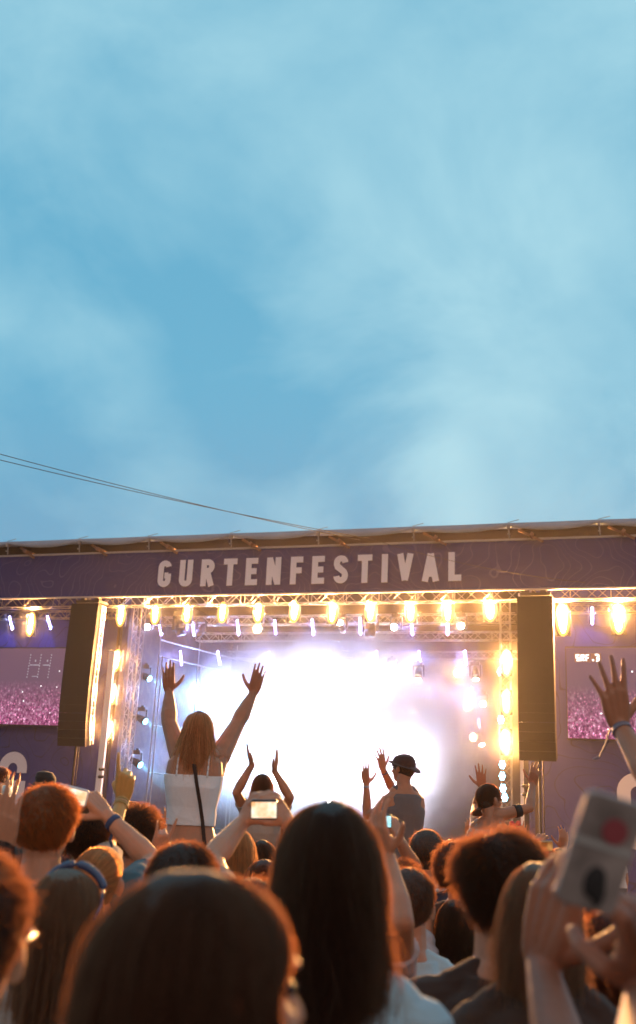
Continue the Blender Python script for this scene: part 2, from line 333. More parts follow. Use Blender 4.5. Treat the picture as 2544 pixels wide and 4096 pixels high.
def ribbon(mb, path, hw, y0, yt):
    """flat raised stroke along a path given in (x, z)"""
    P = []
    for p in path:
        if not P or (V((p[0], p[1]))-P[-1]).length > 1e-4: P.append(V((p[0], p[1])))
    Lf, Rt = [], []
    for i, p in enumerate(P):
        d = (P[min(i+1, len(P)-1)]-P[max(i-1, 0)]).normalized(); nrm = V((-d.y, d.x)); k = 1.0
        if 0 < i < len(P)-1:
            c = max(.4, (P[i]-P[i-1]).normalized().dot(d)); k = 1/c
        Lf.append(p+nrm*hw*k); Rt.append(p-nrm*hw*k)
    n = len(P)
    vs = [(q.x, y0, q.y) for q in Lf]+[(q.x, y0, q.y) for q in Rt]+[(q.x, yt, q.y) for q in Lf]+[(q.x, yt, q.y) for q in Rt]
    fs = []
    for i in range(n-1):
        fs += [(i, i+1, n+i+1, n+i), (2*n+i, 3*n+i, 3*n+i+1, 2*n+i+1), (i, 2*n+i, 2*n+i+1, i+1), (n+i, n+i+1, 3*n+i+1, 3*n+i)]
    fs += [(0, n, 3*n, 2*n), (n-1, 3*n-1, 4*n-1, 2*n-1)]
    mb.add(vs, fs)
word = 'GURTENFESTIVAL'; H = 1.02
wid = [glyph(c)[1] for c in word]; X0, X1 = -16.82, -5.36
gap = ((X1-X0)/H - sum(wid))/(len(word)-1)
mb = MB(); x = X0
for ci, ch in enumerate(word):
    for k, p in enumerate(glyph(ch)[0]):
        ribbon(mb, [(x+q[0]*H, 9.27+q[1]*H) for q in p], S*H, BY-.062-.002*k, BY-.05-.002*k)
    x += (wid[ci]+gap)*H
lt_ = mb.build('lettering', M['offwhite'], bn)

# wings with printed cloth and a huge letter on each
def bigG(mb, cx, z0, s, y):
    # heavy G: upper arch, slot, lower bowl
    hw = .20*s; r = .40*s
    ribbon(mb, [(cx+r, z0+1.30*s)]+arc(cx, z0+1.45*s, r, r, 0, 180, 14)+arc(cx, z0+.4*s, r, r, 180, 360, 14)+[(cx+r, z0+1.02*s)], hw, y-.012, y)
    ribbon(mb, [(cx+.02*s, z0+.90*s), (cx+r+.19*s, z0+.90*s)], .12*s, y-.016, y-.004)
WY = 35.3
for side, (a, b_), cx in (('left', (-32, -18.98), -23.45), ('right', (-3.42, 10), .06)):
    wv = empty('wing_wall', ((a+b_)/2, WY, 0), 'blue printed cloth wall with large pale letter, %s of the stage opening' % side, 'wall')
    m_ = MB(); vs = []; fs = []; nx = 70
    for i in range(nx+1):
        xx = a+(b_-a)*i/nx
        for j in range(13): vs.append((xx, WY+.02*math.sin(xx*1.3+j)*math.sin(xx*.5), -1.5+11.9*j/12))
    for i in range(nx):
        for j in range(12): q = i*13+j; fs.append((q, q+13, q+14, q+1))
    m_.add(vs, fs).build('cloth', M['wing'], wv, True)
    g_ = MB(); bigG(g_, cx, 1.0 if side == 'left' else 1.0, 1.07, WY-.05); g_.build('letter', M['white'], wv)

# video screens with the filmed crowd on them
def screen_mat(name, flip=0.):
    m = bpy.data.materials.new(name); m.use_nodes = True; t = m.node_tree; t.nodes.clear(); A = t.nodes.new; Lk = t.links.new
    o = A('ShaderNodeOutputMaterial'); e = A('ShaderNodeEmission'); tcn = A('ShaderNodeTexCoord'); sp = A('ShaderNodeSeparateXYZ')
    mpn = A('ShaderNodeMapping'); mpn.inputs['Scale'].default_value = (1, 1, .72); mpn.inputs['Location'].default_value = (flip, 0, 0)
    Lk(tcn.outputs['Object'], mpn.inputs[0]); Lk(tcn.outputs['Object'], sp.inputs[0])
    vo = A('ShaderNodeTexVoronoi'); vo.inputs['Scale'].default_value = 11; Lk(mpn.outputs[0], vo.inputs['Vector'])
    n = A('ShaderNodeTexNoise'); n.inputs['Scale'].default_value = 9; n.inputs['Detail'].default_value = 8; n.inputs['Roughness'].default_value = .75; Lk(mpn.outputs[0], n.inputs['Vector'])
    mr = A('ShaderNodeMapRange'); mr.inputs[1].default_value = .05; mr.inputs[2].default_value = 1.75; mr.inputs[3].default_value = 1; mr.inputs[4].default_value = 0; Lk(sp.outputs['Z'], mr.inputs[0])
    dk = A('ShaderNodeMapRange'); dk.inputs[1].default_value = .05; dk.inputs[2].default_value = .35; dk.inputs[3].default_value = 1.25; dk.inputs[4].default_value = .05; Lk(vo.outputs['Distance'], dk.inputs[0]) 
    cr = A('ShaderNodeValToRGB'); c4 = cr.color_ramp
    c4.elements[0].position = .38; c4.elements[0].color = (.03, .008, .03, 1); c4.elements[1].position = .66; c4.elements[1].color = (1.0, .62, .85, 1)
    q = c4.elements.new(.5); q.color = (.42, .075, .22, 1); Lk(n.outputs[0], cr.inputs[0])
    m1 = A('ShaderNodeMix'); m1.data_type = 'RGBA'; m1.blend_type = 'MULTIPLY'; m1.inputs[0].default_value = .75; Lk(cr.outputs[0], m1.inputs[6]); Lk(dk.outputs[0], m1.inputs[7])
    m2 = A('ShaderNodeMix'); m2.data_type = 'RGBA'; m2.inputs[6].default_value = (.05, .028, .045, 1); Lk(mr.outputs[0], m2.inputs[0]); Lk(m1.outputs[2], m2.inputs[7])
    vo2 = A('ShaderNodeTexVoronoi'); vo2.inputs['Scale'].default_value = 3.1; Lk(tcn.outputs['Object'], vo2.inputs['Vector'])
    l2 = A('ShaderNodeMath'); l2.operation = 'LESS_THAN'; l2.inputs[1].default_value = .075; Lk(vo2.outputs['Distance'], l2.inputs[0])
    zz = A('ShaderNodeMath'); zz.operation = 'LESS_THAN'; zz.inputs[1].default_value = 2.3; Lk(sp.outputs['Z'], zz.inputs[0])
    l3 = A('ShaderNodeMath'); l3.operation = 'MULTIPLY'; Lk(l2.outputs[0], l3.inputs[0]); Lk(zz.outputs[0], l3.inputs[1])
    m3 = A('ShaderNodeMix'); m3.data_type = 'RGBA'; m3.inputs[7].default_value = (.95, .95, 1, 1); Lk(l3.outputs[0], m3.inputs[0]); Lk(m2.outputs[2], m3.inputs[6])
    Lk(m3.outputs[2], e.inputs[0]); e.inputs[1].default_value = 3.0; Lk(e.outputs[0], o.inputs[0]); return m
for side, xa, xb in (('left', -26.6, -20.95), ('right', -2.06, 3.65)):
    s_ = empty('video_screen', ((xa+xb)/2, SY+.7, 4.2), 'large screen with pink lit crowd, %s' % ('no logo, left of the stage' if side == 'left' else 'station logo in its corner'), 'screen')
    MB().box(((xa+xb)/2, SY+.85, 5.72), (xb-xa+.06, .2, 3.1)).build('frame', M['black'], s_)
    p = MB().box((0, 0, 1.5), (xb-xa, .03, 3.0)).mesh('panel'); po = bpy.data.objects.new('panel', p); col.objects.link(po); p.materials.append(screen_mat('screen_'+side, 0 if side == 'left' else 4.3)); po.parent = s_; po.location = (0, .02, .02)
    if side == 'right':
        lg = MB(); X = xa+.38; Z = 6.78; y = SY+.69
        def bar(x0_, z0_, x1_, z1_, k): lg.box((X+(x0_+x1_)/2, y-.002*k, Z+(z0_+z1_)/2), (x1_-x0_, .01, z1_-z0_))
        MB().box((X+.15, y+.008, Z+.10), (.50, .01, .30)).build('logo_field', mat('logo_red', (.10, .05, .04), .6, emit=(.12, .06, .05), es=1), s_)
        MB().box((X+.60, y+.008, Z+.10), (.34, .01, .30)).build('logo_field', bpy.data.materials['logo_red'], s_)
        for pth in ([(.10, .19), (.0, .19), (0, .10), (.10, .10), (.10, .01), (0, .01)],): ribbon(lg, [(X+a-.04, Z+b) for a, b in pth], .024, y-.004, y)
        ribbon(lg, [(X+.12, Z-.012), (X+.12, Z+.19), (X+.20, Z+.19), (X+.20, Z+.10), (X+.12, Z+.10)], .022, y-.004, y); ribbon(lg, [(X+.16, Z+.10), (X+.21, Z-.01)], .022, y-.006, y-.002)
        ribbon(lg, [(X+.28, Z-.012), (X+.28, Z+.19), (X+.37, Z+.19)], .022, y-.004, y); ribbon(lg, [(X+.28, Z+.09), (X+.36, Z+.09)], .022, y-.006, y-.002)
        lg.box((X+.50, y, Z+.02), (.06, .01, .06)); ribbon(lg, [(X+.57, Z+.20)]+arc(X+.63, Z+.155, .055, .05, 90, -90, 6)+arc(X+.63, Z+.045, .06, .055, 90, -120, 6), .026, y-.008, y-.004)
        lg.build('logo', glow('logo_white', (1, 1, .95), 2.2), s_)
    else:
        # the filmed far towers on the screen: dotted masts with a bright rail
        tw = MB(); X = xb-1.95; y = SY+.68
        for xx in (0, .48, .95):
            for k in range(9): tw.box((X+xx-.02*k*.3, y, 6.95-k*.11), (.03, .01, .05))
        tw.box((X+.24, y, 6.55), (.44, .01, .03)); tw.box((X+.76, y, 6.55), (.30, .01, .03)); tw.box((X+.25, y, 6.72), (.05, .01, .07)); tw.box((X+.80, y, 6.72), (.05, .01, .07)); tw.box((X+.3, y, 6.1), (.25, .01, .02))
        tw.build('tower_dots', glow('tower_dots', (.75, .75, .9), .55), s_)

# ------------------------------------------------------------------ trusses
def truss(name, a, b, h, label, mt='grey', bay=None, group='trusses over the stage'):
    a, b = V(a), V(b); d = (b-a); L = d.length; d.normalize()
    sdv = V((0, 0, 1)) if abs(d.z) < .5 else V((1, 0, 0)); q = d.cross(sdv).normalized(); sdv = q.cross(d)
    mb = MB(); r = h*.055; cs = [sdv*h/2+q*h/2, sdv*h/2-q*h/2, -sdv*h/2-q*h/2, -sdv*h/2+q*h/2]
    for c in cs: mb.cone(a+c, b+c, r, r, 6)
    n = max(2, round(L/(bay or h*1.05)))
    for i in range(n):
        p, p2 = a+d*(L*i/n), a+d*(L*(i+1)/n)
        for k in range(4):
            c, c2 = cs[k], cs[(k+1) % 4]
            if i % 2: c, c2 = c2, c
            mb.cone(p+c, p2+c2, r*.55, r*.55, 4, False)
        if i % 3 == 0:
            for k in range(4): mb.cone(p+cs[k], p+cs[(k+1) % 4], r*.55, r*.55, 4, False)
    o = mb.build(name, M[mt]); return tag(o, label, 'truss', group)
truss('truss', (-31, 34.2, 8.98), (7, 34.2, 8.98), .42, 'long steel truss running just under the purple banner')
truss('truss', (-31, 35.0, 8.62), (-19.4, 35.0, 8.62), .3, 'short steel truss above the screen left of the stage')
truss('truss', (-3.2, 35.0, 8.62), (7, 35.0, 8.62), .3, 'short steel truss above the screen right of the stage')
truss('truss', (-18.4, 37.2, 8.72), (-4.0, 37.2, 8.72), .34, 'second steel truss carrying the moving lights')
truss('truss', (-18.2, 40.2, 8.55), (-4.2, 40.2, 8.55), .34, 'lavender lit truss crossing the middle of the stage ceiling', 'alu')
truss('truss', (-17.8, 43.0, 8.2), (-4.6, 43.0, 8.2), .3, 'rear truss above the smoke')
truss('truss', (-18.4, 35.0, .4), (-18.4, 35.0, 9.0), .34, 'upright truss tower left of the opening with amber lamps')
truss('truss', (-4.15, 35.2, .4), (-4.15, 35.2, 9.0), .34, 'upright truss tower right of the opening with amber lamps')
# pillars at both sides of the opening
for xx, zt, lab in ((-18.93, 7.0, 'slim white pillar standing left of the stage opening'), (-3.52, 9.0, 'slim white pillar behind the loudspeaker at the right of the opening')):
    p = empty('white_pillar', (xx, 34.1, 0), lab, 'pillar')
    MB().box((xx, 34.1, zt/2-.75), (.24 if zt < 8 else .10, .12, zt+1.5)).build('post', M['pillar'], p)
    k = MB()
    for z in (2.35, 2.62): k.cone((xx+.05, 34.0, z), (xx+.26, 33.96, z), .05, .05, 8).ell((xx+.06, 33.98, z), (.075, .06, .06))
    k.build('clamp', M['black'], p)

# scaffold frames along the left inner side
for i, (y, ub) in enumerate(((36.0, 0), (38.6, 1), (41.5, 2))):
    p = empty('scaffold_frame', (-18.0+i*.5, y, 1.6), ['thin scaffold frame nearest the white pillar', 'middle thin scaffold frame by the blue lights', 'rearmost thin scaffold frame, half hidden in smoke'][i], 'scaffold', 'scaffold frames along the left side')
    xx = -17.9+i*.55; k = MB()
    for dx in (0, .16): k.cone((xx+dx, y, .38), (xx+dx, y, 7.1), .028, .028, 8)
    k.cone((xx, y, 7.1), (xx+.65, y+2.6, 7.1), .03, .03, 8).cone((xx, y, 4.4), (xx+.6, y+2.4, 4.4), .022, .022, 8).cone((xx, y, 2.6), (xx+.6, y+2.4, 2.6), .022, .022, 8)
    k.cone((xx, y, 7.75), (xx+.62, y+2.6, 7.75), .03, .03, 8).cone((xx, y, 7.1), (xx, y, 8.4), .022, .022, 6)
    k.build('tubes', M['grey'], p)
# ------------------------------------------------------------------ loudspeaker arrays
def line_array(x0, label, lit):
    r_ = empty('line_array', (x0, 33.5, 3.45), label, 'loudspeaker', 'loudspeaker arrays hanging beside the opening')
    n = 18; W_, D_ = 1.16, .62; z = 8.82; y = 33.5
    z = 8.7
    ang = 0.
    k = MB().box((x0, y+.2, z+.12), (1.0, .7, .10)).box((x0-.3, y+.1, z+.28), (.16, .2, .3)).box((x0+.25, y+.2, z+.28), (.2, .2, .3)); k.build('rigging_frame', M['black'], r_)
    for i in range(n):
        h = .297; ang = -1.5 + 13.0*(i/(n-1))**3.2
        Rm = Matrix.Rotation(R(ang), 3, 'X')
        c = V((x0, y, z-h/2)); dn = Rm @ V((0, 0, -h))
        cb = MB(); 
        vs = [V((sx*W_/2, sy*D_/2*(1 if sy < 0 else 1), sz*h/2*(1.0 if sy < 0 else .92))) for sx in (-1, 1) for sy in (-1, 1) for sz in (-1, 1)]
        cb.add([c+Rm @ p for p in vs], [(0, 1, 3, 2), (4, 6, 7, 5), (0, 4, 5, 1), (2, 3, 7, 6), (0, 2, 6, 4), (1, 5, 7, 3)])
        cab = cb.build('cabinet', M['cabinet'], r_)
        s = MB(); sx = 1 if lit else -1
        s.box(c+Rm @ V((sx*(W_/2+.012), .02, 0)), (.02, .07, h*.9), Rm).box(c+Rm @ V((sx*(W_/2+.012), .24, 0)), (.02, .06, h*.9), Rm).box(c+Rm @ V((sx*(W_/2+.010), .13, .05)), (.016, .2, .04), Rm)
        s.build('side_rail', M['alu'], cab)
        z += dn.z*.985; y += dn.y
    pz = z
    k = MB().cone((x0+.02, y, pz), (x0+.02, y, gz_at(y)), .045, .045, 8).cone((x0+.14, y, pz), (x0+.14, y, gz_at(y)), .02, .02, 6); k.build('guy_pole', M['cabinet'], r_)
line_array(-19.82, 'tall dark curved loudspeaker array left of the opening, side rails brightly lit', True)
line_array(-2.94, 'tall loudspeaker array right of the opening, veiled in amber glare', False)

# two overhead cables
for i, (p0, p1) in enumerate((((-60, 1800), (1440, 2160)), ((-60, 1825), (1480, 2155)))):
    a = on(*p0, 22+i*.5); b = on(p1[0], p1[1], 32.45); pts = []
    for k in range(25):
        s = k/24; q = a.lerp(b, s); q.z -= .55*4*s*(1-s)*.2; pts.append(q)
    tag(MB().tube(pts, .012).build('cable', M['cable']), ['upper thin black cable sloping across the sky to the banner', 'lower thin black cable sloping across the sky to the banner'][i], 'cable', 'cables over the crowd')
a = on(1480, 2155, 32.45); b = on(2340, 2330, 32.9); pts = [a.lerp(b, k/16)+V((0, 0, -.2*4*(k/16)*(1-k/16))) for k in range(17)]
tag(MB().tube(pts, .008).build('cable', M['cable']), 'thin cable slanting down over the right half of the banner', 'cable')

# ------------------------------------------------------------------ lamps
PK = dict(AREA=1.5, SPOT=.10, POINT=.1)
ORD = 'first second third fourth fifth sixth seventh eighth ninth tenth eleventh twelfth thirteenth fourteenth'.split()
def add_light(kind, loc, aim, power, color, parent, size=.1, size2=None, angle=40, blend=.4):
    d = bpy.data.lights.new('lamp_light', kind); d.energy = power*PK[kind]; d.color = color
    if kind == 'AREA': d.shape = 'RECTANGLE'; d.size = size; d.size_y = size2 or size
    elif kind == 'SPOT': d.spot_size = R(angle); d.spot_blend = blend; d.shadow_soft_size = size
    else: d.shadow_soft_size = size
    o = bpy.data.objects.new('lamp_light', d); col.objects.link(o); o.location = loc
    o.rotation_euler = (V(aim)-V(loc)).to_track_quat('-Z', 'Z' if kind == 'AREA' else 'Y').to_euler()
    if kind == 'AREA': o.rotation_euler = (V(aim)-V(loc)).to_track_quat('-Z', 'Y').to_euler()
    o.parent = parent; o.matrix_parent_inverse = parent_inv(parent); return o
def strip_lamp(u, vt, vb, y, label, group, power, colr=(1, .45, .13), w_=.17):
    t_, b_ = on(u, vt, y), on(u, vb, y); c = (t_+b_)/2; h = max(.2, (t_-b_).length)
    r_ = empty('strobe_lamp', (c.x, y, b_.z), label, 'stage lamp', group)
    k = MB().box((c.x, y+.07, c.z), (w_+.24, .1, h+.22)).box((c.x, y+.16, c.z), (w_*.7, .1, h*.6)); k.build('housing', M['black'], r_)
    MB().ell((c.x, y+.012, c.z), (w_*.5+.12, .012, h*.5+.13), None, 20, 12).build('halo_disc', M['amber_edge'], r_)  # glowing disc behind the lens, added to imitate the lamp's amber halo
    MB().ell((c.x, y-.006, c.z), (w_*.5, .012, h*.5+.02), None, 20, 12).build('lens', M['amber'], r_)
    MB().cone((c.x, y+.12, c.z+h/2), (c.x, y+.12, c.z+h/2+.3), .018, .018, 6).build('clamp', M['grey'], r_)
    add_light('AREA', (c.x, y-.03, c.z), (c.x*.55, 0, 1.2), power, colr, r_, w_, h)
def led_bar(u, vt, vb, y, label, group, lean=.0):
    t_, b_ = on(u, vt, y), on(u+lean, vb, y); r_ = empty('led_bar', b_, label, 'stage lamp', group)
    MB().cone(t_+V((0, .07, .06)), b_+V((0, .07, -.06)), .05, .05, 6).build('housing', M['black'], r_)
    k = MB()
    for i in range(6):
        q = t_.lerp(b_, i/5); k.ell(q, (.042, .03, .042), None, 10, 6)
    k.build('diodes', M['violet'], r_)
    add_light('AREA', (t_+b_)/2+V((0, -.06, 0)), (t_+b_)/2+V((-.4, -1, -1.2)), 60, (.26, .32, 1), r_, .09, (t_-b_).length)
P168 = 1.6825
amber = [(73, 1462, 1506), (287, 1444, 1482), (369, 1442, 1478), (445, 1440, 1476), (529, 1438, 1474), (614, 1438, 1474), (700, 1436, 1472), (790, 1434, 1476), (881, 1434, 1472), (976, 1434, 1474), (1065, 1434, 1474), (1165, 1428, 1470), (1338, 1440, 1504), (1470, 1438, 1500)]
for i, (u, a, b) in enumerate(amber):
    strip_lamp(u*P168, a*P168, b*P168, 34.75, '%s amber strip lamp from the left in the row under the banner' % ORD[i], 'amber strip lamps under the banner', (900 if i < 2 else 2100) if i < 10 else 4600, w_=.19 if i < 11 else .26)
for i, (u, a, b) in enumerate([(277, 1552, 1588), (267, 1634, 1668), (257, 1717, 1752)]):
    strip_lamp(u*P168, a*P168, b*P168, 34.7, '%s amber strip lamp down the tower left of the opening' % ['top', 'middle', 'lowest'][i], 'amber strip lamps on the towers', 1500)
for i, (u, a, b) in enumerate([(1204, 1552, 1600), (1204, 1648, 1692), (1204, 1740, 1788)]):
    strip_lamp(u*P168, a*P168, b*P168, 34.9, '%s amber strip lamp down the tower right of the opening' % ['top', 'middle', 'lowest'][i], 'amber strip lamps on the towers', 4600)
rows = [('wings', 34.9, [(23, 1467, 1495, 10), (113, 1466, 1494, 12), (1408, 1446, 1482, 0)]),
        ('front', 37.0, [(378, 1481, 1510, 8), (458, 1481, 1509, 5), (564, 1476, 1508, 5), (653, 1476, 1506, 4), (742, 1474, 1508, 4), (856, 1472, 1506, 2), (978, 1474, 1508, 4), (1064, 1478, 1508, 0)]),
        ('middle', 40.0, [(429, 1550, 1580, 4), (518, 1550, 1578, 8), (640, 1552, 1580, 5), (785, 1552, 1578, 4), (895, 1550, 1580, 4), (996, 1550, 1578, 5), (1105, 1549, 1579, 5)]),
        ('rear', 42.8, [(924, 1636, 1664, 4), (1020, 1634, 1660, 6), (1122, 1636, 1662, 4), (735, 1636, 1660, 4)]),
        ('back', 45.5, [(1044, 1715, 1742, 4), (1138, 1712, 1740, 5)])]
for nm, y, L in rows:
    for i, (u, a, b, ln) in enumerate(L):
        led_bar(u*P168, a*P168, b*P168, y, '%s violet dotted light bar from the left in the %s row' % (ORD[i], nm) if nm != 'wings' else ['violet dotted light bar left of the leftmost amber lamp', 'violet dotted light bar beside the left loudspeaker array', 'violet light bar between two amber lamps on the right wing'][i], 'violet light bars', ln)
def round_lamp(u, v, y, label, power, rad=.17, m='warm', c=(1, .6, .26), group='round floodlights in the smoke', aim=(-9, 0, 1.5), ang=100):
    p = on(u, v, y); r_ = empty('floodlight', p, label, 'stage lamp', group)
    MB().cone(p+V((0, .30, 0)), p+V((0, .02, 0)), rad*.7, rad*1.12, 18).build('housing', M['black'], r_)
    MB().ell(p, (rad, .05, rad), None, 16, 8).build('lens', M[m], r_)
    MB().tube([p+V((rad*1.25*math.cos(a), .15, rad*1.35*math.sin(a))) for a in [math.pi*k/8 for k in range(9)]], .018).build('yoke', M['grey'], r_)
    add_light('SPOT', p+V((0, -.12, 0)), aim, power, c, r_, rad*.9, angle=ang, blend=.8)
for i, (u, v, y, lab) in enumerate([(964, 1600, 40.0, 'bright warm floodlight left of the upper pair'), (1090, 1600, 40.0, 'bright warm floodlight right of the upper pair'), (1112, 1680, 42.6, 'bright warm floodlight in the middle tier at the right'),
        (1126, 1753, 44.5, 'lowest bright warm floodlight beside the right tower'), (980, 1688, 42.6, 'warm floodlight at the edge of the white smoke'), (612, 1495, 37.0, 'warm floodlight among the violet bars under the front truss')]):
    round_lamp(u*P168, v*P168, y, lab, 2200)
def moving_head(u, v, y, label, aim, power, c=(1, 1, .95), ang=9, s=1., group='moving head lights', lit=True, lens='hot'):
    p = on(u, v, y); r_ = empty('moving_head_light', p+V((0, 0, .42*s)), label, 'stage lamp', group)
    MB().box(p+V((0, 0, .40*s)), (.34*s, .28*s, .14*s)).box(p+V((0, 0, .50*s)), (.12*s, .1*s, .1*s)).build('base', M['black'], r_)
    MB().box(p+V((-.21*s, 0, .14*s)), (.05*s, .10*s, .46*s)).box(p+V((.21*s, 0, .14*s)), (.05*s, .10*s, .46*s)).box(p+V((0, 0, .345*s)), (.46*s, .09*s, .05*s)).build('yoke', M['black'], r_)
    d = (V(aim)-p).normalized(); h = MB(); h.cone(p-d*.26*s, p+d*.05*s, .11*s, .16*s, 16).cone(p+d*.05*s, p+d*.22*s, .16*s, .145*s, 16).ell(p-d*.24*s, (.11*s, .11*s, .11*s)); h.build('head', M['black'], r_, True)
    if lit:
        MB().cone(p+d*.221*s, p+d*.232*s, .12*s, .12*s, 16).build('lens', M[lens], r_)
        add_light('SPOT', p+d*.26*s, aim, power, c, r_, .06*s, angle=ang, blend=.3)
HP = P168
moving_head(880*HP, 1494*HP, 36.8, 'dark unlit moving light hanging in the middle of the front truss', (-9.5, 36.8, 0), 0, lit=False, s=1.4)
moving_head(352*HP, 1490*HP, 36.8, 'moving light at the left end of the front truss', (-14, 22, 5), 500)
moving_head(428*HP, 1492*HP, 36.8, 'dark moving light left of centre, head turned down', (-15.4, 38, 0), 0, lit=False, s=1.4)
moving_head(478*HP, 1500*HP, 37.0, 'moving light throwing a greenish white beam down left', on(405*HP, 1620*HP, 38), 5000, (.85, 1, .8), 11)
moving_head(812*HP, 1490*HP, 36.8, 'moving light throwing a white beam up over the banner', on(745*HP, 1325*HP, 33.4), 14000, (1, .97, .85), 12)
moving_head(932*HP, 1592*HP, 39.6, 'moving light throwing a pale beam up toward the truss', on(858*HP, 1455*HP, 37), 12000, (.92, 1, .85), 13)
moving_head(942*HP, 1490*HP, 36.8, 'moving light in the middle right of the front truss, lens lit', (-12, 15, 3), 400)
moving_head(1096*HP, 1489*HP, 36.8, 'moving light near the right end of the front truss', (-2, 15, 6), 400)
moving_head(995*HP, 1603*HP, 39.6, 'moving light between the two upper floodlights', (-8, 38, 1), 900, (.8, .75, 1), 12)
moving_head(1130*HP, 1603*HP, 39.6, 'moving light right of the upper floodlights', (-5, 38, 1), 900, (.8, .75, 1), 12)
moving_head(1147*HP, 1672*HP, 42.3, 'moving light beside the middle tier floodlight', (-3, 30, 3), 900)
moving_head(1143*HP, 1760*HP, 44.2, 'lowest moving light with a lavender beam to the floor', (-5.2, 42.6, 1.6), 2500, (.7, .65, 1), 16)
cy_l = [(347, 1609, 37.5), (337, 1710, 37.0), (383, 1735, 40.5), (325, 1813, 36.6), (372, 1836, 40.0)]
for i, (u, v, y) in enumerate(cy_l):
    q = on(u*HP, v*HP, y)
    moving_head(u*HP, v*HP, y, ['uppermost cyan moving light on the left side frames', 'second cyan moving light down the left side frames', 'cyan moving light deeper in, at mid height', 'lowest front cyan moving light on the left side', 'lowest rear cyan moving light on the left side'][i], q+V((6, -1.5, -2.6 if i in (0, 1, 3) else -1.5)), 220000 if i in (0, 1, 3) else 60000, (.16, .62, 1), 34, 1, 'cyan moving lights on the left side', lens='cyan')
for i, (u, v) in enumerate([(1190, 1597), (1191, 1711), (1194, 1818), (1194, 1845), (1196, 1874), (1200, 1896)]):
    p = on(u*HP, v*HP, 34.95); r_ = empty('wash_light', p, '%s blue wash light from the top down the right tower' % ORD[i], 'stage lamp', 'blue wash lights on the right tower')
    MB().cone(p+V((.05, .25, 0)), p+V((0, .02, 0)), .09, .15, 14).build('housing', M['black'], r_)
    k = MB()
    for a in range(7):
        rr_, nn = ((0, 1), (.09, 6))[a > 0]; k.ell(p+V((math.cos(a*1.047)*rr_*.8, 0, math.sin(a*1.047)*rr_*1.1)), (.035, .03, .045), None, 8, 6)
    k.build('diodes', M['cyan'], r_)
# big white blinders in the smoke at the rear centre
wl = [(560, 1640), (655, 1660), (745, 1640), (840, 1650), (610, 1740), (700, 1745), (800, 1740), (880, 1725), (660, 1850), (760, 1860), (860, 1850), (560, 1830), (480, 1650), (900, 1650), (470, 1800), (960, 1850), (1000, 1800), (930, 1910), (400, 1760)]
for i, (u, v) in enumerate(wl):
    round_lamp(u*HP, v*HP, 41.6, '%s white blinder from the left in the %s tier, swallowed by smoke' % (ORD[i % 4], ['upper', 'middle', 'lower', 'outer', 'lowest'][i//4]), 20000 if i in (0, 4, 8, 11) else 28000, .3, 'hot', ((.40, .55, 1) if i in (0, 4, 11) else (.76, .82, 1) if i < 8 else (.22, .42, 1) if i in (12, 14, 18) else (.70, .74, 1)), 'white blinders in the smoke', ang=120, aim=(-11, 20, 3))

tb = empty('light_tube', on(1317, 3222, 37), 'slim upright white light tube with a cyan foot on the stage floor', 'stage lamp')
MB().cone(on(1317, 3150, 37), on(1317, 3214, 37), .05, .05, 10).build('tube', M['hot'], tb); MB().cone(on(1317, 3214, 37), on(1317, 3232, 37), .055, .055, 10).build('foot', M['cyan'], tb)
# smoke filling the stage, dense in the middle and thinning outward
def smoke_mat(name, dens, scale, lo, hi, g, fall, c=(1, 1, 1)):
    m = bpy.data.materials.new(name); m.use_nodes = True; t = m.node_tree; t.nodes.clear(); A = t.nodes.new; Lk = t.links.new
    o = A('ShaderNodeOutputMaterial'); v = A('ShaderNodeVolumePrincipled'); v.inputs['Color'].default_value = (*c, 1); v.inputs['Anisotropy'].default_value = g
    tcn = A('ShaderNodeTexCoord'); n = A('ShaderNodeTexNoise'); n.inputs['Scale'].default_value = scale; n.inputs['Detail'].default_value = 3
    r = A('ShaderNodeMapRange'); r.inputs[1].default_value = lo; r.inputs[2].default_value = hi
    Lk(tcn.outputs['Object'], n.inputs['Vector']); Lk(n.outputs[0], r.inputs[0])
    mu = A('ShaderNodeMath'); mu.operation = 'MULTIPLY'; Lk(r.outputs[0], mu.inputs[0])
    if fall == 'ball':
        ln = A('ShaderNodeVectorMath'); ln.operation = 'LENGTH'; dv = A('ShaderNodeVectorMath'); dv.operation = 'DIVIDE'; dv.inputs[1].default_value = (7.6, 5.6, 5.2)
        Lk(tcn.outputs['Object'], dv.inputs[0]); Lk(dv.outputs[0], ln.inputs[0])
        q = A('ShaderNodeMapRange'); q.interpolation_type = 'SMOOTHSTEP'; q.inputs[1].default_value = .55; q.inputs[2].default_value = 1.0; q.inputs[3].default_value = 1; q.inputs[4].default_value = 0; Lk(ln.outputs['Value'], q.inputs[0])
    else:
        sp = A('ShaderNodeSeparateXYZ'); Lk(tcn.outputs['Object'], sp.inputs[0])
        q = A('ShaderNodeMapRange'); q.interpolation_type = 'SMOOTHSTEP'; q.inputs[1].default_value = 6.5; q.inputs[2].default_value = 11.3; q.inputs[3].default_value = 1; q.inputs[4].default_value = 0; Lk(sp.outputs['Z'], q.inputs[0])
    Lk(q.outputs[0], mu.inputs[1])
    md = A('ShaderNodeMath'); md.operation = 'MULTIPLY'; md.inputs[1].default_value = dens; Lk(mu.outputs[0], md.inputs[0]); Lk(md.outputs[0], v.inputs['Density'])
    Lk(v.outputs[0], o.inputs['Volume']); return m
me_ = MB().box((0, 0, 0), (14.8, 11.0, 8.4)).mesh('smoke'); so = bpy.data.objects.new('smoke', me_); col.objects.link(so); me_.materials.append(smoke_mat('smoke_white', 1.3, .55, .38, .60, .2, 'ball')); so.location = (-11.9, 41.0, 4.6); tag(so, kind='stuff')
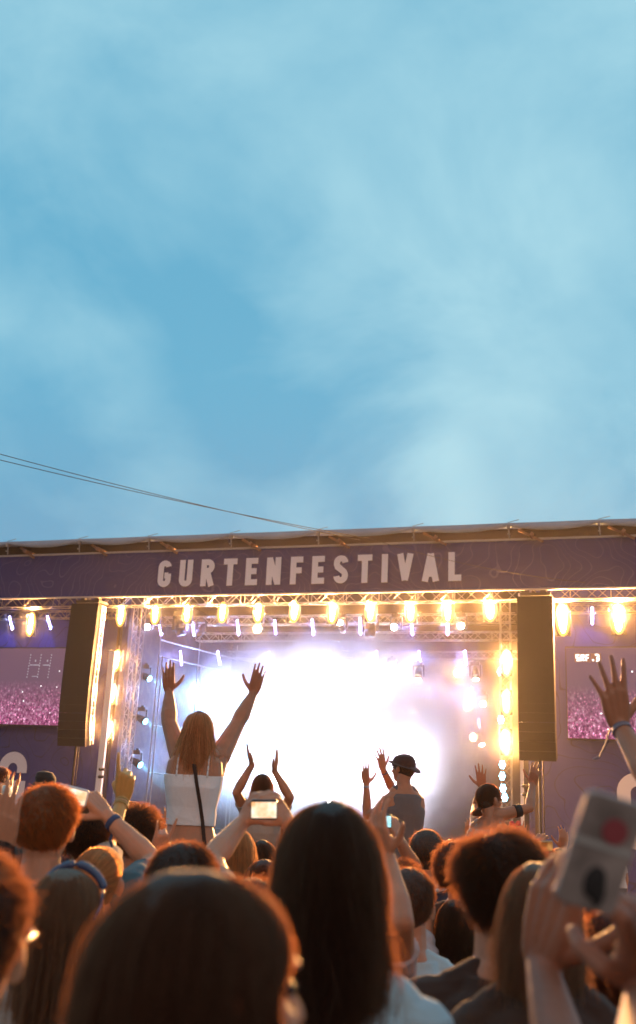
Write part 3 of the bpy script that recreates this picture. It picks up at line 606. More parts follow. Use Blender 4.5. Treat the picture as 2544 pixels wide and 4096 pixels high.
s2 = MB().box((-11.3, 40.4, 4.9), (48, 13.3, 11.6)); tag(s2.build('smoke', smoke_mat('smoke_thin', .019, .22, .25, .7, .88, 'top', (1, .96, .92))), kind='stuff')
# ================================================================== people
SKINS = dict(d=mat('skin_warm', (.34, .145, .085), .5, bump=.2, bscale=60, var=.18, vscale=9), a=mat('skin_fair', (.52, .25, .15), .5, bump=.12, bscale=90, var=.10, vscale=14), b=mat('skin_tan', (.42, .19, .105), .5, bump=.12, bscale=90, var=.10, vscale=14), c=mat('skin_golden_lit', (.58, .33, .10), .5, bump=.12, bscale=90, var=.08, vscale=14))  # golden tone: yellow flare light put into the pointing arm's skin colour
HAIRM = dict(dark=hairmat('hair_dark', (.022, .012, .009)), brown=hairmat('hair_brown', (.050, .024, .014)), auburn=hairmat('hair_auburn', (.11, .036, .016)), strawberry=hairmat('hair_strawberry', (.42, .21, .10)), blond=hairmat('hair_blond', (.34, .19, .085)), ginger=hairmat('hair_ginger', (.25, .085, .022)), darkblond=hairmat('hair_darkblond', (.12, .07, .042)))
CAPM = dict(dark=mat('scalp_dark', (.022, .014, .011), .6, bump=.6, bscale=120), brown=mat('scalp_brown', (.045, .024, .016), .6, bump=.6, bscale=120), auburn=mat('scalp_auburn', (.075, .022, .012), .6, bump=.6, bscale=120),
            strawberry=mat('scalp_strawberry', (.24, .085, .035), .6, bump=.6, bscale=120), blond=mat('scalp_blond', (.22, .115, .045), .6, bump=.6, bscale=120), ginger=mat('scalp_ginger', (.16, .065, .022), .6, bump=.6, bscale=120), darkblond=mat('scalp_darkblond', (.11, .075, .05), .6, bump=.6, bscale=120))
_cl = {}
def cloth(name, c, **k):
    if name not in _cl: _cl[name] = mat('cloth_'+name, c, .85, bump=.35, bscale=k.get('bscale', 260), var=.08, vscale=5, sheen=.15)
    return _cl[name]
eye_m = mat('eye_dark', (.03, .02, .02), .2)
FA = math.atan2(FW.x, FW.y)                # azimuth of the view; people face the stage along it

def perp(v, d): v = V(v) - d*V(v).dot(d); return v.normalized()
def hand_geo(mb, W, d, n, t, pose='open', s=1.0, spread=1.0):
    """W wrist, d towards the fingers, n palm side, t thumb side"""
    d = V(d).normalized(); n = perp(n, d); t = perp(t, d); t = (t - n*t.dot(n)).normalized()
    across = [.029, .0095, -.0105, -.029]; along = [.092, .097, .091, .081]
    curls = dict(open=[(6, 8, 6)]*4, relaxed=[(18, 24, 16), (20, 26, 18), (24, 28, 20), (28, 30, 20)], fist=[(80, 95, 60)]*4, point=[(2, 4, 4), (78, 92, 60), (82, 95, 60), (84, 95, 60)],
                 horns=[(4, 6, 4), (80, 95, 60), (82, 95, 60), (8, 10, 8)], grip=[(42, 48, 30), (46, 50, 32), (50, 52, 34), (54, 54, 34)], clap=[(4, 6, 4), (4, 6, 4), (6, 8, 6), (8, 10, 8)], curl=[(30, 45, 30), (40, 50, 35), (48, 55, 38), (55, 58, 40)])[pose]
    spr = [7*spread, 2*spread, -4*spread, -12*spread]
    L = [(.042, .026, .021), (.046, .029, .022), (.043, .027, .021), (.033, .021, .018)]
    for i in range(4):
        k = W + d*(along[i]*s) + t*(across[i]*s)
        mb.chain([(W + t*(across[i]*.55*s) + d*.006, .0165*s), (W+d*(along[i]*.5*s)+t*(across[i]*.85*s), .0155*s), (k - n*.001, .0125*s)], 8)
        p = k; fd = (d*math.cos(R(spr[i])) + t*math.sin(R(spr[i]))).normalized(); r = .0096*s*(1, 1.02, .98, .86)[i]; ch = [(k, .0115*s)]
        fn = (n - fd*n.dot(fd)).normalized(); a = 0
        for j in range(3):
            a += R(curls[i][j]); q = fd*math.cos(a) + fn*math.sin(a); p = p + q*(L[i][j]*s); ch.append((p, r*(1 - .10*(j+1))))
        mb.chain(ch, 8)
    mb.ell(W + d*.05*s, (.036*s, .013*s, .050*s), Matrix((t, n, d)).transposed(), 12, 8)
    mb.ell(W + d*.038*s + t*.024*s + n*.008*s, (.017*s, .015*s, .032*s), Matrix((t, n, d)).transposed(), 10, 6)
    if pose in ('fist', 'point', 'horns', 'curl'): th = [(d*.62+t*.55+n*.55), (d*.5+n*.75-t*.45), (d*.25+n*.45-t*.85)]
    elif pose == 'grip': th = [(d*.6+t*.6+n*.55), (d*.65+t*.05+n*.75), (d*.8-t*.1+n*.5)]
    elif pose == 'clap': th = [(d*.75+t*.62+n*.15), (d*.9+t*.42), (d*.97+t*.2)]
    else: th = [(d*.55+t*.8+n*.22), (d*.75+t*.65+n*.08), (d*.85+t*.5)]
    p = W + d*.018*s + t*.022*s + n*.004*s; ch = [(p, .0155*s)]
    for j, (q, l, r) in enumerate(zip(th, (.046, .034, .027), (.0125, .0108, .0088))):
        p = p + q.normalized()*l*s; ch.append((p, r*s))
    mb.chain(ch, 8)
def sphere_pt(u, v, Cc, L, sgn):
    """point seen at (u, v) that lies L away from Cc: bones keep their length"""
    r = ray(u, v).normalized(); oc = EYE - Cc; b = oc.dot(r); c = oc.dot(oc)-L*L; disc = b*b-c
    if disc < 0: q = EYE + r*(-b); return Cc + (q-Cc).normalized()*min((q-Cc).length, L*1.25)
    return EYE + r*(-b + sgn*math.sqrt(disc))

TM = [(.03, .060, .058), (-.015, .088, .070), (-.040, .140, .084), (-.075, .186, .098), (-.14, .192, .112), (-.22, .180, .120), (-.33, .158, .110), (-.43, .150, .105), (-.52, .165, .115), (-.62, .178, .125), (-.70, .165, .12), (-.75, .10, .09)]
TF = [(.03, .052, .050), (-.015, .072, .060), (-.040, .120, .070), (-.075, .158, .084), (-.14, .165, .100), (-.22, .155, .115), (-.33, .132, .095), (-.43, .130, .095), (-.52, .160, .115), (-.62, .178, .130), (-.70, .165, .125), (-.75, .10, .09)]
def prof(T, z, k=1):
    for (z0, *a), (z1, *b) in zip(T[:-1], T[1:]):
        if z <= z0 and z >= z1:
            s = (z0-z)/(z0-z1); return [a[i]+(b[i]-a[i])*s for i in (0, 1)]
    return T[0][1:] if z > T[0][0] else T[-1][1:]
class Person: pass
def person(label, u, v, dep, face=0., pitch=0., roll=0., sex='m', s=1.0, skin='a', top=None, arms=(), seated=False, hair=None, voxel=None, group=None, lean=0., bottom=None, cat='person', headoff=0., loc=None, simple=False, neck=.175, armk=1.0):
    P = Person(); P.s = s; female = sex == 'f'
    tp = pt(u, v, dep) if loc is None else V(loc)
    az = FA + R(face); F = V((math.sin(az), math.cos(az), 0)); X = V((math.cos(az), -math.sin(az), 0)); Z = V((0, 0, 1))
    baz = FA + R(face*.35 if abs(face) < 120 else face); BF = V((math.sin(baz), math.cos(baz), 0)); BX = V((math.cos(baz), -math.sin(baz), 0))
    hr = Matrix((X, F, Z)).transposed() @ Matrix.Rotation(R(pitch), 3, 'X') @ Matrix.Rotation(R(roll), 3, 'Y')
    hs = s*(.96 if female else 1.0)
    hc = tp - Z*.105*hs
    P.hr, P.hc, P.hs = hr, hc, hs
    h = lambda x, y, z: hc + hr @ V((x*hs, y*hs, z*hs))
    N = hc - Z*neck*hs - BF*.035*hs - BX*lean
    P.N, P.BF, P.BX, P.F, P.X = N, BF, BX, F, X
    gz = gz_at(N.y) if not seated else N.z-.80*s
    root = empty('person', (N.x, N.y, gz), label, cat, group); P.root = root
    sk = SKINS[skin]
    vx = voxel or min(.010, max(.0038, dep*.00065))
    mb = MB()
    # head
    mb.ell(h(0, -.012, .012), (.077*hs, .096*hs, .090*hs), hr, 20, 14); mb.ell(h(0, .022, -.035), (.062*hs, .070*hs, .082*hs), hr, 18, 12)
    mb.ell(h(0, .055, -.095), (.032*hs, .030*hs, .026*hs), hr, 12, 8); mb.ell(h(0, .03, -.075), (.052*hs, .05*hs, .035*hs), hr, 12, 8)
    mb.cone(h(0, .086, -.002), h(0, .108, -.038), .007*hs, .012*hs, 8); mb.ell(h(0, .104, -.040), (.016*hs, .013*hs, .010*hs), hr, 10, 6)
    mb.ell(h(0, .083, -.070), (.022*hs, .012*hs, .007*hs), hr, 10, 6); mb.ell(h(0, .080, -.081), (.019*hs, .012*hs, .007*hs), hr, 10, 6)
    mb.ell(h(0, .080, .018), (.05*hs, .014*hs, .011*hs), hr, 12, 6)
    for sg in (-1, 1):
        er = hr @ Matrix.Rotation(R(-22*sg), 3, 'Z') @ Matrix.Rotation(R(10), 3, 'X')
        mb.ell(h(sg*.079, -.004, -.018), (.009*hs, .020*hs, .033*hs), er, 12, 10); mb.ell(h(sg*.086, -.014, -.006), (.006*hs, .010*hs, .020*hs), er, 8, 6)
        mb.ell(h(sg*.045, .062, -.035), (.020*hs, .018*hs, .02*hs), hr, 8, 6)
    # neck and trunk
    nr = .050*s if female else .061*s
    mb.chain([(h(0, -.025, -.06), nr*1.02), (hc*.45+N*.55 - BF*.002, nr*.98), (N - Z*.03*s, nr*1.12)], 14)
    T = TF if female else TM
    mb.loft([(N + Z*z*s, a*s, b*s) for z, a, b in T], BX, BF, 24)
    for sg in (-1, 1): mb.chain([(N+BX*sg*.03*s+Z*.01*s, .04*s), (N+BX*sg*(.10)*s-Z*.035*s, .040*s)], 10)
    P.arms = []
    U_, FL = .275*s*(.94 if female else 1), .250*s*(.94 if female else 1); ar = s*(.93 if female else 1.03)*armk
    sides = {}
    for A in arms: sides[A['side']] = A
    sleeve = []
    for sd_, sg in (('L', -1), ('R', 1)):
        A = sides.get(sd_)
        Sh = N + BX*sg*(.150 if female else .176)*s - Z*.075*s
        if A:
            if A.get('up', 1): Sh = Sh + Z*.035*s - BX*sg*.012*s
            if 'sh' in A: Sh = pt(*A['sh'])
            E_ = sphere_pt(A['el'][0], A['el'][1], Sh, U_, A['el'][2] if len(A['el']) > 2 else 1)
            Wr = sphere_pt(A['wr'][0], A['wr'][1], E_, FL, A['wr'][2] if len(A['wr']) > 2 else 1)
            if 'dbg' in A: print(label, sd_, 'upper', (E_-Sh).length, 'fore', (Wr-E_).length)
            dref = (Wr-EYE).dot(FW); tip = pt(A['tip'][0], A['tip'][1], dref + (A['tip'][2] if len(A['tip']) > 2 else 0)); d = (tip-Wr).normalized()
            nv = RT*A['n'][0]+UP*A['n'][1]+FW*A['n'][2]; n = perp(nv, d); t = d.cross(n)
            tref = RT*A['t'][0]+UP*A['t'][1]+FW*A['t'][2]
            if t.dot(tref) < 0: t = -t
            pose = A.get('pose', 'open'); spd = A.get('spread', 1.)
        else:
            E_ = Sh + BX*sg*.05*s - Z*.265*s - BF*.01; Wr = E_ + BF*.06*s - Z*.235*s; d = (Wr-E_).normalized(); n = -BX*sg; t = BF; pose = 'relaxed'; spd = 1
        hsz = s*(.93 if female else 1.02)*(A.get('hs', 1) if A else 1)
        P.arms.append(dict(S=Sh, E=E_, W=Wr, d=d, n=n, t=t, hs=hsz))
        m1 = Sh.lerp(E_, .45)
        if A and A.get('up', 1): mb.chain([(Sh, .048*ar), (N + BX*sg*(.105 if female else .125)*s - Z*.20*s, .055*s)], 12)
        mb.chain([(Sh.lerp(N, .25)-Z*.015*s, .052*ar), (Sh, .054*ar), (m1, .047*ar), (E_, .0375*ar)], 12)
        mb.chain([(E_, .0375*ar), (E_.lerp(Wr, .28), .0415*ar), (E_.lerp(Wr, .65), .033*ar), (Wr, .0255*s)], 12)
        mb.chain([(Wr, .0255*s), (Wr+d*.012*s, .0235*s)], 10)
        if not (simple and not A): hand_geo(mb, Wr+d*.006, d, n, t, pose, hsz, spd)
        else: mb.ell(Wr+d*.07*s, (.035*s, .02*s, .08*s), Matrix((BF, BX, d)).transposed())
        sleeve.append((Sh, E_, Wr, m1))
    # legs
    hipz = N - Z*.70*s; legs = MB()
    def leg(dst, add, rk=1.0):
        for sg in (-1, 1):
            Hp = hipz + BX*sg*.09*s + Z*.02
            if seated: K = Hp + BF*.40*s + BX*sg*.06*s - Z*.02*s; An = K - Z*.40*s - BF*.12*s + BX*sg*-.03; Ft = An + BF*.14*s - Z*.08*s
            else: K = Hp + BF*.02*s; K.z = gz+(hipz.z-gz)*.53; An = K - BF*.03*s; An.z = gz+.09; Ft = An + BF*.17*s; Ft.z = gz+.045
            dst.chain([(Hp, (.082+add)*s), (Hp.lerp(K, .5), (.072+add)*s), (K, (.055+add)*s), (K.lerp(An, .35), (.054+add)*s), (An, (.036+add)*s)], 12)
            if not add: dst.chain([(An-Z*.03*s, .036*s), (Ft, .032*s)], 10)
    if not simple: leg(mb, 0)
    P.body = mb.blob('body', sk, root, vx, 4)
    # eyes
    for sg in (-1, 1): MB().ell(h(sg*.031, .0755, -.004), (.013*hs, .010*hs, .009*hs), hr, 12, 8).build('eye', eye_m, P.body, True)
    # trousers
    b_ = MB(); leg(b_, .014); off = .012
    lo_ = [z for z in (-.46, -.52, -.57, -.62, -.70, -.755)]
    z0 = -.50 if bottom is None else bottom[1]
    zz = [z0]+[z for z in (-.52, -.57, -.62, -.70, -.755) if z < z0-.005]
    b_.loft([(N+Z*z*s, (prof(T, z)[0]+off)*s, (prof(T, z)[1]+off)*s) for z in zz], BX, BF, 24)
    b_.blob('trousers', (bottom[0] if bottom else cloth('dark_denim', (.03, .033, .055))), root, max(vx*1.6, .009), 2, .0015)
    # shirt
    if top:
        kind, cm = top[0], top[1]; c_ = MB(); off = .015 if kind == 'tee' else .0105
        hem = top[2] if len(top) > 2 else -.60
        tz = {'tee': .006, 'tank': -.045, 'cami': -.150}[kind]
        zz = [tz] + [z for z in (-.02, -.04, -.06, -.075, -.10, -.14, -.18, -.22, -.27, -.33, -.38, -.43, -.48, -.52, -.57, -.62) if hem < z < tz-.012] + [hem]
        ex = lambda z: off*(1 + (.9 if kind != 'cami' else .3)*max(0, min(1, (-z-.15)/.3)))
        rg = []
        for z in zz:
            a, b = prof(T, z)
            if kind == 'tee' and z > -.03: a = max(a, .090 if not female else .078)
            if kind == 'tank' and z > -.16: a *= .84
            rg.append((N+Z*z*s, (a+ex(z))*s, (b+ex(z))*s))
        c_.loft(rg, BX, BF, 28)
        if kind == 'tee':
            for Sh, E_, Wr, m1 in sleeve:
                c_.chain([(Sh.lerp(N, .35)-Z*.01*s, .060*ar), (Sh, .066*ar), (Sh.lerp(E_, .30), .061*ar)], 14); c_.cone(Sh.lerp(E_, .30), Sh.lerp(E_, .52), .060*ar, .062*ar, 16)
            for sg in (-1, 1): c_.chain([(N+BX*sg*.055*s+Z*.0*s, .044*s), (N+BX*sg*.11*s-Z*.035*s, .050*s)], 10)
        if kind == 'tank':
            for sg in (-1, 1): c_.chain([(N+BX*sg*.075*s-Z*.012*s, .042*s), (N+BX*sg*.085*s-Z*.05*s, .050*s), (N+BX*sg*.10*s-Z*.10*s, .072*s)], 10)
        P.top = c_.blob('shirt' if kind == 'tee' else ('tank_top' if kind == 'tank' else 'camisole'), cm, root, max(vx*1.1, .005), 2, .0036 if kind == 'tee' else .0022, .085)
        if kind == 'cami':
            st_ = MB()
            for sg in (-1, 1):
                pp = []
                for z in (-.165, -.13, -.10, -.06, -.035, -.028):
                    a, b = prof(T, z); x_ = sg*.088
                    dd = b*max(0, 1-(abs(x_)/a)**2.4)**(1/2.4) if abs(x_) < a else 0
                    pp.append(N+Z*z*s+BX*x_*s-BF*(dd+.004)*s)
                pp.append(N-Z*.022*s+BX*sg*.09*s+BF*.02)
                st_ = MB().tube(pp, .006, 8); st_.build('strap', cm, P.top, True)
    if hair: P.hair = make_hair(P, **hair)
    return P

rng = np.random.RandomState(11)
def make_hair(P, style='short', color='dark', n=2500, th=.0011, length=.04, drop=.35, fuzz=.15, part=0., band=None, spread=.0, curl=0., bun=None, cap=True, front=1.15, tie=(-.125, -.02), tail=.3):
    """hair: a close cap under many separate strands rooted on the scalp"""
    hc, hr, hs = P.hc, P.hr, P.hs
    E = np.array([.079, .099, .093])*hs; c0 = np.array([0, -.014, .012])*hs
    Rm = np.array(hr); O = np.array(hc)
    w2 = lambda p: p@Rm.T + O
    long_ = style in ('long', 'halflong')
    # scalp roots
    pts = []
    while len(pts) < n:
        d = rng.normal(size=(n, 3)); d /= np.linalg.norm(d, axis=1)[:, None]
        x, y, z = d.T
        line = np.where(y > .25, .42+.25*(y-.25), np.where(y > -.15, .0+(y+.15)*.9, -.62+.3*(y+.15)+.35*np.abs(x)))
        if style in ('short', 'curly'): line = np.where(y < -.15, -.60+.22*np.abs(x), line)
        pts += list(d[z > line])
    d = np.array(pts[:n])
    K = 14 if long_ or style == 'pony' else 6
    out = np.zeros((n, K, 3)); r1 = rng.rand(n); r2 = rng.rand(n); ns = rng.normal(size=(n, 3)); ns2 = rng.normal(size=(n, 3))
    clump = np.sin(d[:, 0]*23+d[:, 1]*17)*.5+np.sin(d[:, 2]*29+d[:, 0]*11)*.5
    if long_:
        # follow the skull from the parting down and then fall
        az = np.arctan2(d[:, 0]-part*.0, d[:, 1]); side = np.sign(d[:, 0]-part+1e-6)
        el = np.arcsin(np.clip(d[:, 2], -1, 1))
        az_t = np.where(np.abs(az) < front, np.sign(az)*front + (az-np.sign(az)*front)*.25, az)
        Ld = (drop*(.72+.38*r1))*hs
        for k in range(K):
            t = k/(K-1)
            e = el*(1-min(1, t/.30)) + (-.10)*min(1, t/.30)
            a = az + (az_t-az)*min(1, t/.30)
            dd = np.stack([np.sin(a)*np.cos(e), np.cos(a)*np.cos(e), np.sin(e)], 1)
            lift = 1.03 + .10*min(1, t/.3)*(.4+.6*r2) + .03*clump*min(1, t*3)
            p = c0 + E*dd*lift[:, None]
            if t > .30:
                q = (t-.30)/.70
                p[:, 2] -= Ld*q
                wv = 1 + spread*q - .12*q*q
                p[:, 0] *= wv; p[:, 1] = p[:, 1]*(1-.10*q) - .012*q*hs
                p += (ns*.010+clump[:, None]*np.array([.016, .007, 0]))*q*hs
                p[:, 0] += curl*.012*q*np.sin(q*11+clump*3+ns2[:, 0]*.4)*hs
            p += ns2*fuzz*.004*t*hs
            out[:, k] = p
    elif style == 'pony':
        tp_ = np.array([0., tie[0], tie[1]])*hs; Lt = tail*hs
        for k in range(K):
            t = k/(K-1); q = min(1, t/.55)
            p0 = c0 + E*d*1.03
            p = p0*(1-q) + tp_*q
            m = (p-c0)/E; nn = np.linalg.norm(m, axis=1)[:, None]
            p = np.where(nn < 1.04+.02*r2[:, None], c0 + E*m/nn*(1.04+.02*r2[:, None]), p)
            if t > .55:
                q2 = (t-.55)/.45; p = tp_ + np.stack([ns[:, 0]*.014*(.4+q2), -.022*math.sin(q2*2.2)+ns[:, 1]*.010*(.3+q2), -Lt*q2*(.75+.3*r1)], 1)*np.array([hs, hs, 1])
            out[:, k] = p + ns2*.0012*fuzz*8*t
    else:
        dn = np.array([0, 0, -1.]); sw = np.stack([d[:, 0]*.5+.25, -.35*np.ones(n), -.7*np.ones(n)], 1)
        tan = sw - d*np.sum(sw*d, 1)[:, None]; tan /= np.linalg.norm(tan, axis=1)[:, None]+1e-6
        L = length*(.7+.5*r1)*hs; lf = .34 if style == 'short' else .8
        topk = np.clip(d[:, 2], 0, 1)
        dr = tan*(1-lf) + d*lf*(.6+.8*topk[:, None]) + ns*(.06+.5*fuzz) + clump[:, None]*np.array([.15, .1, .05]); dr /= np.linalg.norm(dr, axis=1)[:, None]
        for k in range(K):
            t = k/(K-1); p = c0 + E*d*1.01 + dr*(L*t)[:, None] + tan*(L*t*t*.45)[:, None]
            if curl: p += curl*.007*hs*np.stack([np.sin(t*9+r1*6), np.cos(t*9+r2*6), np.sin(t*7+r1*9)], 1)*t
            m = (p-c0)/E; nn = np.linalg.norm(m, axis=1)[:, None]; p = np.where(nn < 1.02, c0 + E*m/nn*1.02, p)
            out[:, k] = p
    fly = rng.rand(n) < .07
    for k in range(K):
        t = k/(K-1); out[fly, k] += (d[fly]*np.array([1, 1, .6])*((.012 if long_ else .004)+.012*rng.rand(1)) + ns[fly]*(.014 if long_ else .005))*hs*t**1.2
    # cap mesh
    h = lambda x, y, z: hc + hr @ V((x*hs, y*hs, z*hs))
    cm = MB(); cp = .997+(.45*length if style in ('short', 'curly') else 0)/.09
    cm.ell(h(0, -.019, .020), (.0795*cp*hs, .097*cp*hs, .091*cp*hs), hr, 20, 14)
    if style in ('short', 'curly'): cm.ell(h(0, -.045, -.015), (.070*hs, .066*hs, .075*hs), hr, 16, 12)
    if style == 'pony':
        cm.ell(h(0, -.04, -.01), (.074*hs, .075*hs, .078*hs), hr, 16, 12); cm.chain([(h(0, tie[0]-.00, tie[1]), .018*hs), (h(0, tie[0]-.02, tie[1])-V((0, 0, tail*.5*hs)), .020*hs), (h(0, tie[0]-.02, tie[1])-V((0, 0, tail*.9*hs)), .007*hs)], 10)
    if long_:
        Zd = V((0, 0, -1)); rg = [(h(0, -.028, .03), .078*hs, .088*hs), (h(0, -.032, -.02), .083*hs, .086*hs)]
        b0 = h(0, -.048, -.05)
        for q in (0, .2, .4, .55, .68): rg.append((b0+Zd*drop*q*hs - P.F*.014*q*hs, (.083*(1+spread*q-.12*q*q)-.008*q)*hs, (.066-.022*q)*hs))
        cm.loft(rg, P.X, P.F, 20)
    if bun: cm.ell(h(*bun[:3]), (bun[3]*hs,)*3, hr, 14, 10)
    hmesh = cm.blob('hair', CAPM[color], P.root, max(.004, min(.008, P.hs*.006)), 2, .0009, .03)
    if bun:
        nb = n//3; d3 = rng.normal(size=(nb, 3)); d3 /= np.linalg.norm(d3, axis=1)[:, None]; a3 = rng.normal(size=(nb, 3)); a3 -= d3*np.sum(a3*d3, 1)[:, None]; a3 /= np.linalg.norm(a3, axis=1)[:, None]
        bb = np.zeros((nb, K, 3)); bc = np.array(bun[:3])*hs; br = bun[3]*hs
        for k in range(K): an = 1.3*k/(K-1); bb[:, k] = bc + (d3*math.cos(an)+a3*math.sin(an))*br*(1.03+.05*rng.rand(nb))[:, None]
        out = np.concatenate([out, bb]); n += nb
    W_ = w2(out.reshape(-1, 3)).astype(np.float32)
    hd = bpy.data.hair_curves.new('strands'); hd.add_curves([K]*n)
    hd.attributes['position'].data.foreach_set('vector', W_.ravel()) if 'position' in hd.attributes else hd.points.foreach_set('position', W_.ravel())
    ra = hd.attributes.get('radius') or hd.attributes.new('radius', 'FLOAT', 'POINT')
    prf = np.linspace(1, .35, K)**.7*th*.5
    ra.data.foreach_set('value', np.tile(prf, n).astype(np.float32))
    hd.materials.append(HAIRM[color]); so_ = bpy.data.objects.new('strands', hd); col.objects.link(so_); so_.parent = hmesh; so_.matrix_parent_inverse = parent_inv(hmesh)
    return hmesh
def wristband(A, w0, width, r, m, name='wristband', parent=None, off=.0):
    d = (A['W']-A['E']).normalized(); c = A['W'] - d*w0
    b = MB(); x = d.orthogonal().normalized(); y = d.cross(x); n = 20; vs = []; fs = []
    for j, (z, rr) in enumerate(((-width/2, r), (width/2, r-.001), (width/2, r-.004), (-width/2, r-.004))):
        for i in range(n): t = 2*math.pi*i/n; vs.append(c+d*z+(x*math.cos(t)+y*math.sin(t))*rr)
    for j in range(4):
        for i in range(n): fs.append((j*n+i, j*n+(i+1) % n, ((j+1) % 4)*n+(i+1) % n, ((j+1) % 4)*n+i))
    return b.add(vs, fs).build(name, m, parent, True)
ph_white = mat('phone_white', (.75, .76, .78), .3); ph_black = mat('phone_black', (.02, .02, .022), .25)
def phone(c, X, Yv, w_, h_, label, body=ph_white, scr=None, thick=.009, screen=True):
    """phone centred at c; X along its width, Yv along its height; the screen faces the camera side"""
    X = V(X).normalized(); Yv = perp(Yv, X); Zn = X.cross(Yv).normalized()
    if Zn.dot(EYE-V(c)) < 0: Zn = -Zn
    r_ = empty('phone', c, label, 'phone'); rot = Matrix((X, Yv, Zn)).transposed()
    m = MB(); vs = []; cr = .009; n = 4
    P_ = []
    for sx, sy, a0 in ((1, 1, 0), (-1, 1, 90), (-1, -1, 180), (1, -1, 270)):
        for k in range(n+1): a = R(a0+90*k/n); P_.append((sx*(w_/2-cr)+cr*math.cos(a), sy*(h_/2-cr)+cr*math.sin(a)))
    k_ = len(P_)
    for z, sc in ((-thick/2, .97), (-thick/2+.002, 1), (thick/2-.002, 1), (thick/2, .97)): vs += [V(c)+rot @ V((p[0]*sc, p[1]*sc, z)) for p in P_]
    fs = [(j*k_+i, j*k_+(i+1) % k_, (j+1)*k_+(i+1) % k_, (j+1)*k_+i) for j in range(3) for i in range(k_)] + [tuple(range(k_-1, -1, -1)), tuple(range(3*k_, 4*k_))]
    m.add(vs, fs).build('case', body, r_)
    if screen:
        MB().box(V(c)+Zn*(thick/2+.0008), (w_*.92, h_*.80, .001), rot).build('screen', scr, r_)
    return r_, rot
def scr_mat(name, cols, s=1.0, scale=14):
    m = bpy.data.materials.new(name); m.use_nodes = True; t = m.node_tree; t.nodes.clear(); A = t.nodes.new; Lk = t.links.new
    o = A('ShaderNodeOutputMaterial'); e = A('ShaderNodeEmission'); e.inputs[1].default_value = s; tcn = A('ShaderNodeTexCoord'); n = A('ShaderNodeTexNoise'); n.inputs['Scale'].default_value = scale; n.inputs['Detail'].default_value = 3
    r = A('ShaderNodeValToRGB'); r.color_ramp.elements[0].position = .35; r.color_ramp.elements[1].position = .62; r.color_ramp.elements[0].color = (*cols[0], 1); r.color_ramp.elements[1].color = (*cols[1], 1)
    Lk(tcn.outputs['Object'], n.inputs['Vector']); Lk(n.outputs[0], r.inputs[0]); Lk(r.outputs[0], e.inputs[0]); Lk(e.outputs[0], o.inputs[0]); return m
scr_gold = scr_mat('screen_gold', ((.9, .45, .2), (1, .95, .75)), 1.4, 25); scr_cyan = scr_mat('screen_cyan', ((.1, .7, .8), (.9, 1, 1)), 1.3, 25); scr_dim = scr_mat('screen_dim', ((.25, .08, .02), (.8, .4, .12)), .7, 25)
# ------------------------------------------------------------------ the crowd, near to far
AW = (0, 0, 1)   # palm towards the stage
RI, LE = (1, 0, 0), (-1, 0, 0)
white_c = cloth('white', (.74, .75, .78)); lblue = cloth('light_blue', (.42, .62, .72)); teal = cloth('teal', (.045, .115, .15)); navy = cloth('navy', (.028, .028, .055)); brown = cloth('brown', (.05, .028, .022)); greyc = cloth('grey', (.13, .12, .13)); beige = cloth('beige', (.34, .28, .24)); blackc = cloth('black', (.02, .02, .022)); denim = cloth('denim', (.045, .045, .085))
# woman in white top on someone's shoulders
T = person('woman in white camisole on shoulders, both arms raised, strawberry blond hair', 800, 2848, 6.6, face=6, sex='f', s=1.12, neck=.115, armk=1.30, skin='b', seated=True, top=('cami', white_c, -.43), bottom=(denim, -.52),
    arms=[dict(side='L', el=(676, 2892, 1), wr=(676, 2768, 1), tip=(672, 2642), n=AW, t=RI, spread=.6, hs=1.05, sh=(724, 3035, 6.6)), dict(side='R', el=(950, 2895, 1), wr=(1012, 2775, 1), tip=(1046, 2652), n=AW, t=LE, spread=.7, hs=1.05, sh=(878, 3025, 6.6))],
    hair=dict(style='long', color='strawberry', n=7000, th=.0022, drop=.27, spread=.30, fuzz=2.0), voxel=.0045)
wristband(T.arms[0], .02, .016, .030, mat('watch_blue', (.15, .2, .3), .3), 'watch', T.body); wristband(T.arms[1], .025, .006, .031, mat('bracelet_gold', (.4, .2, .08), .4), 'bracelet', T.body)
sp_ = []
for k in range(12):
    q = k/11; z = -.10-.62*q; x = .01+.135*q**.9; a, b = prof(TF, z); dd = b*max(0, 1-(abs(x)/a)**2.4)**(1/2.4)
    sp_.append(T.N+V((0, 0, z*1.03))+T.BX*x*1.03-T.BF*(dd*T.s+.026))
sb = MB()
for a, b in zip(sp_[:-1], sp_[1:]): sb.loft([(a, .013, .004), (b, .013, .004)], T.BX, T.BF, 8)
tag(sb.blob('bag_strap', cloth('strap', (.03, .015, .012)), None, .003, 1), 'dark bag strap crossing the back of the woman in white camisole', 'strap')
bear1 = person('bearer in grey shirt carrying the woman in white camisole', 800, 3330, 6.9, s=1.0, skin='a', top=('tee', greyc), hair=dict(style='short', color='brown', n=700, th=.003), simple=True)
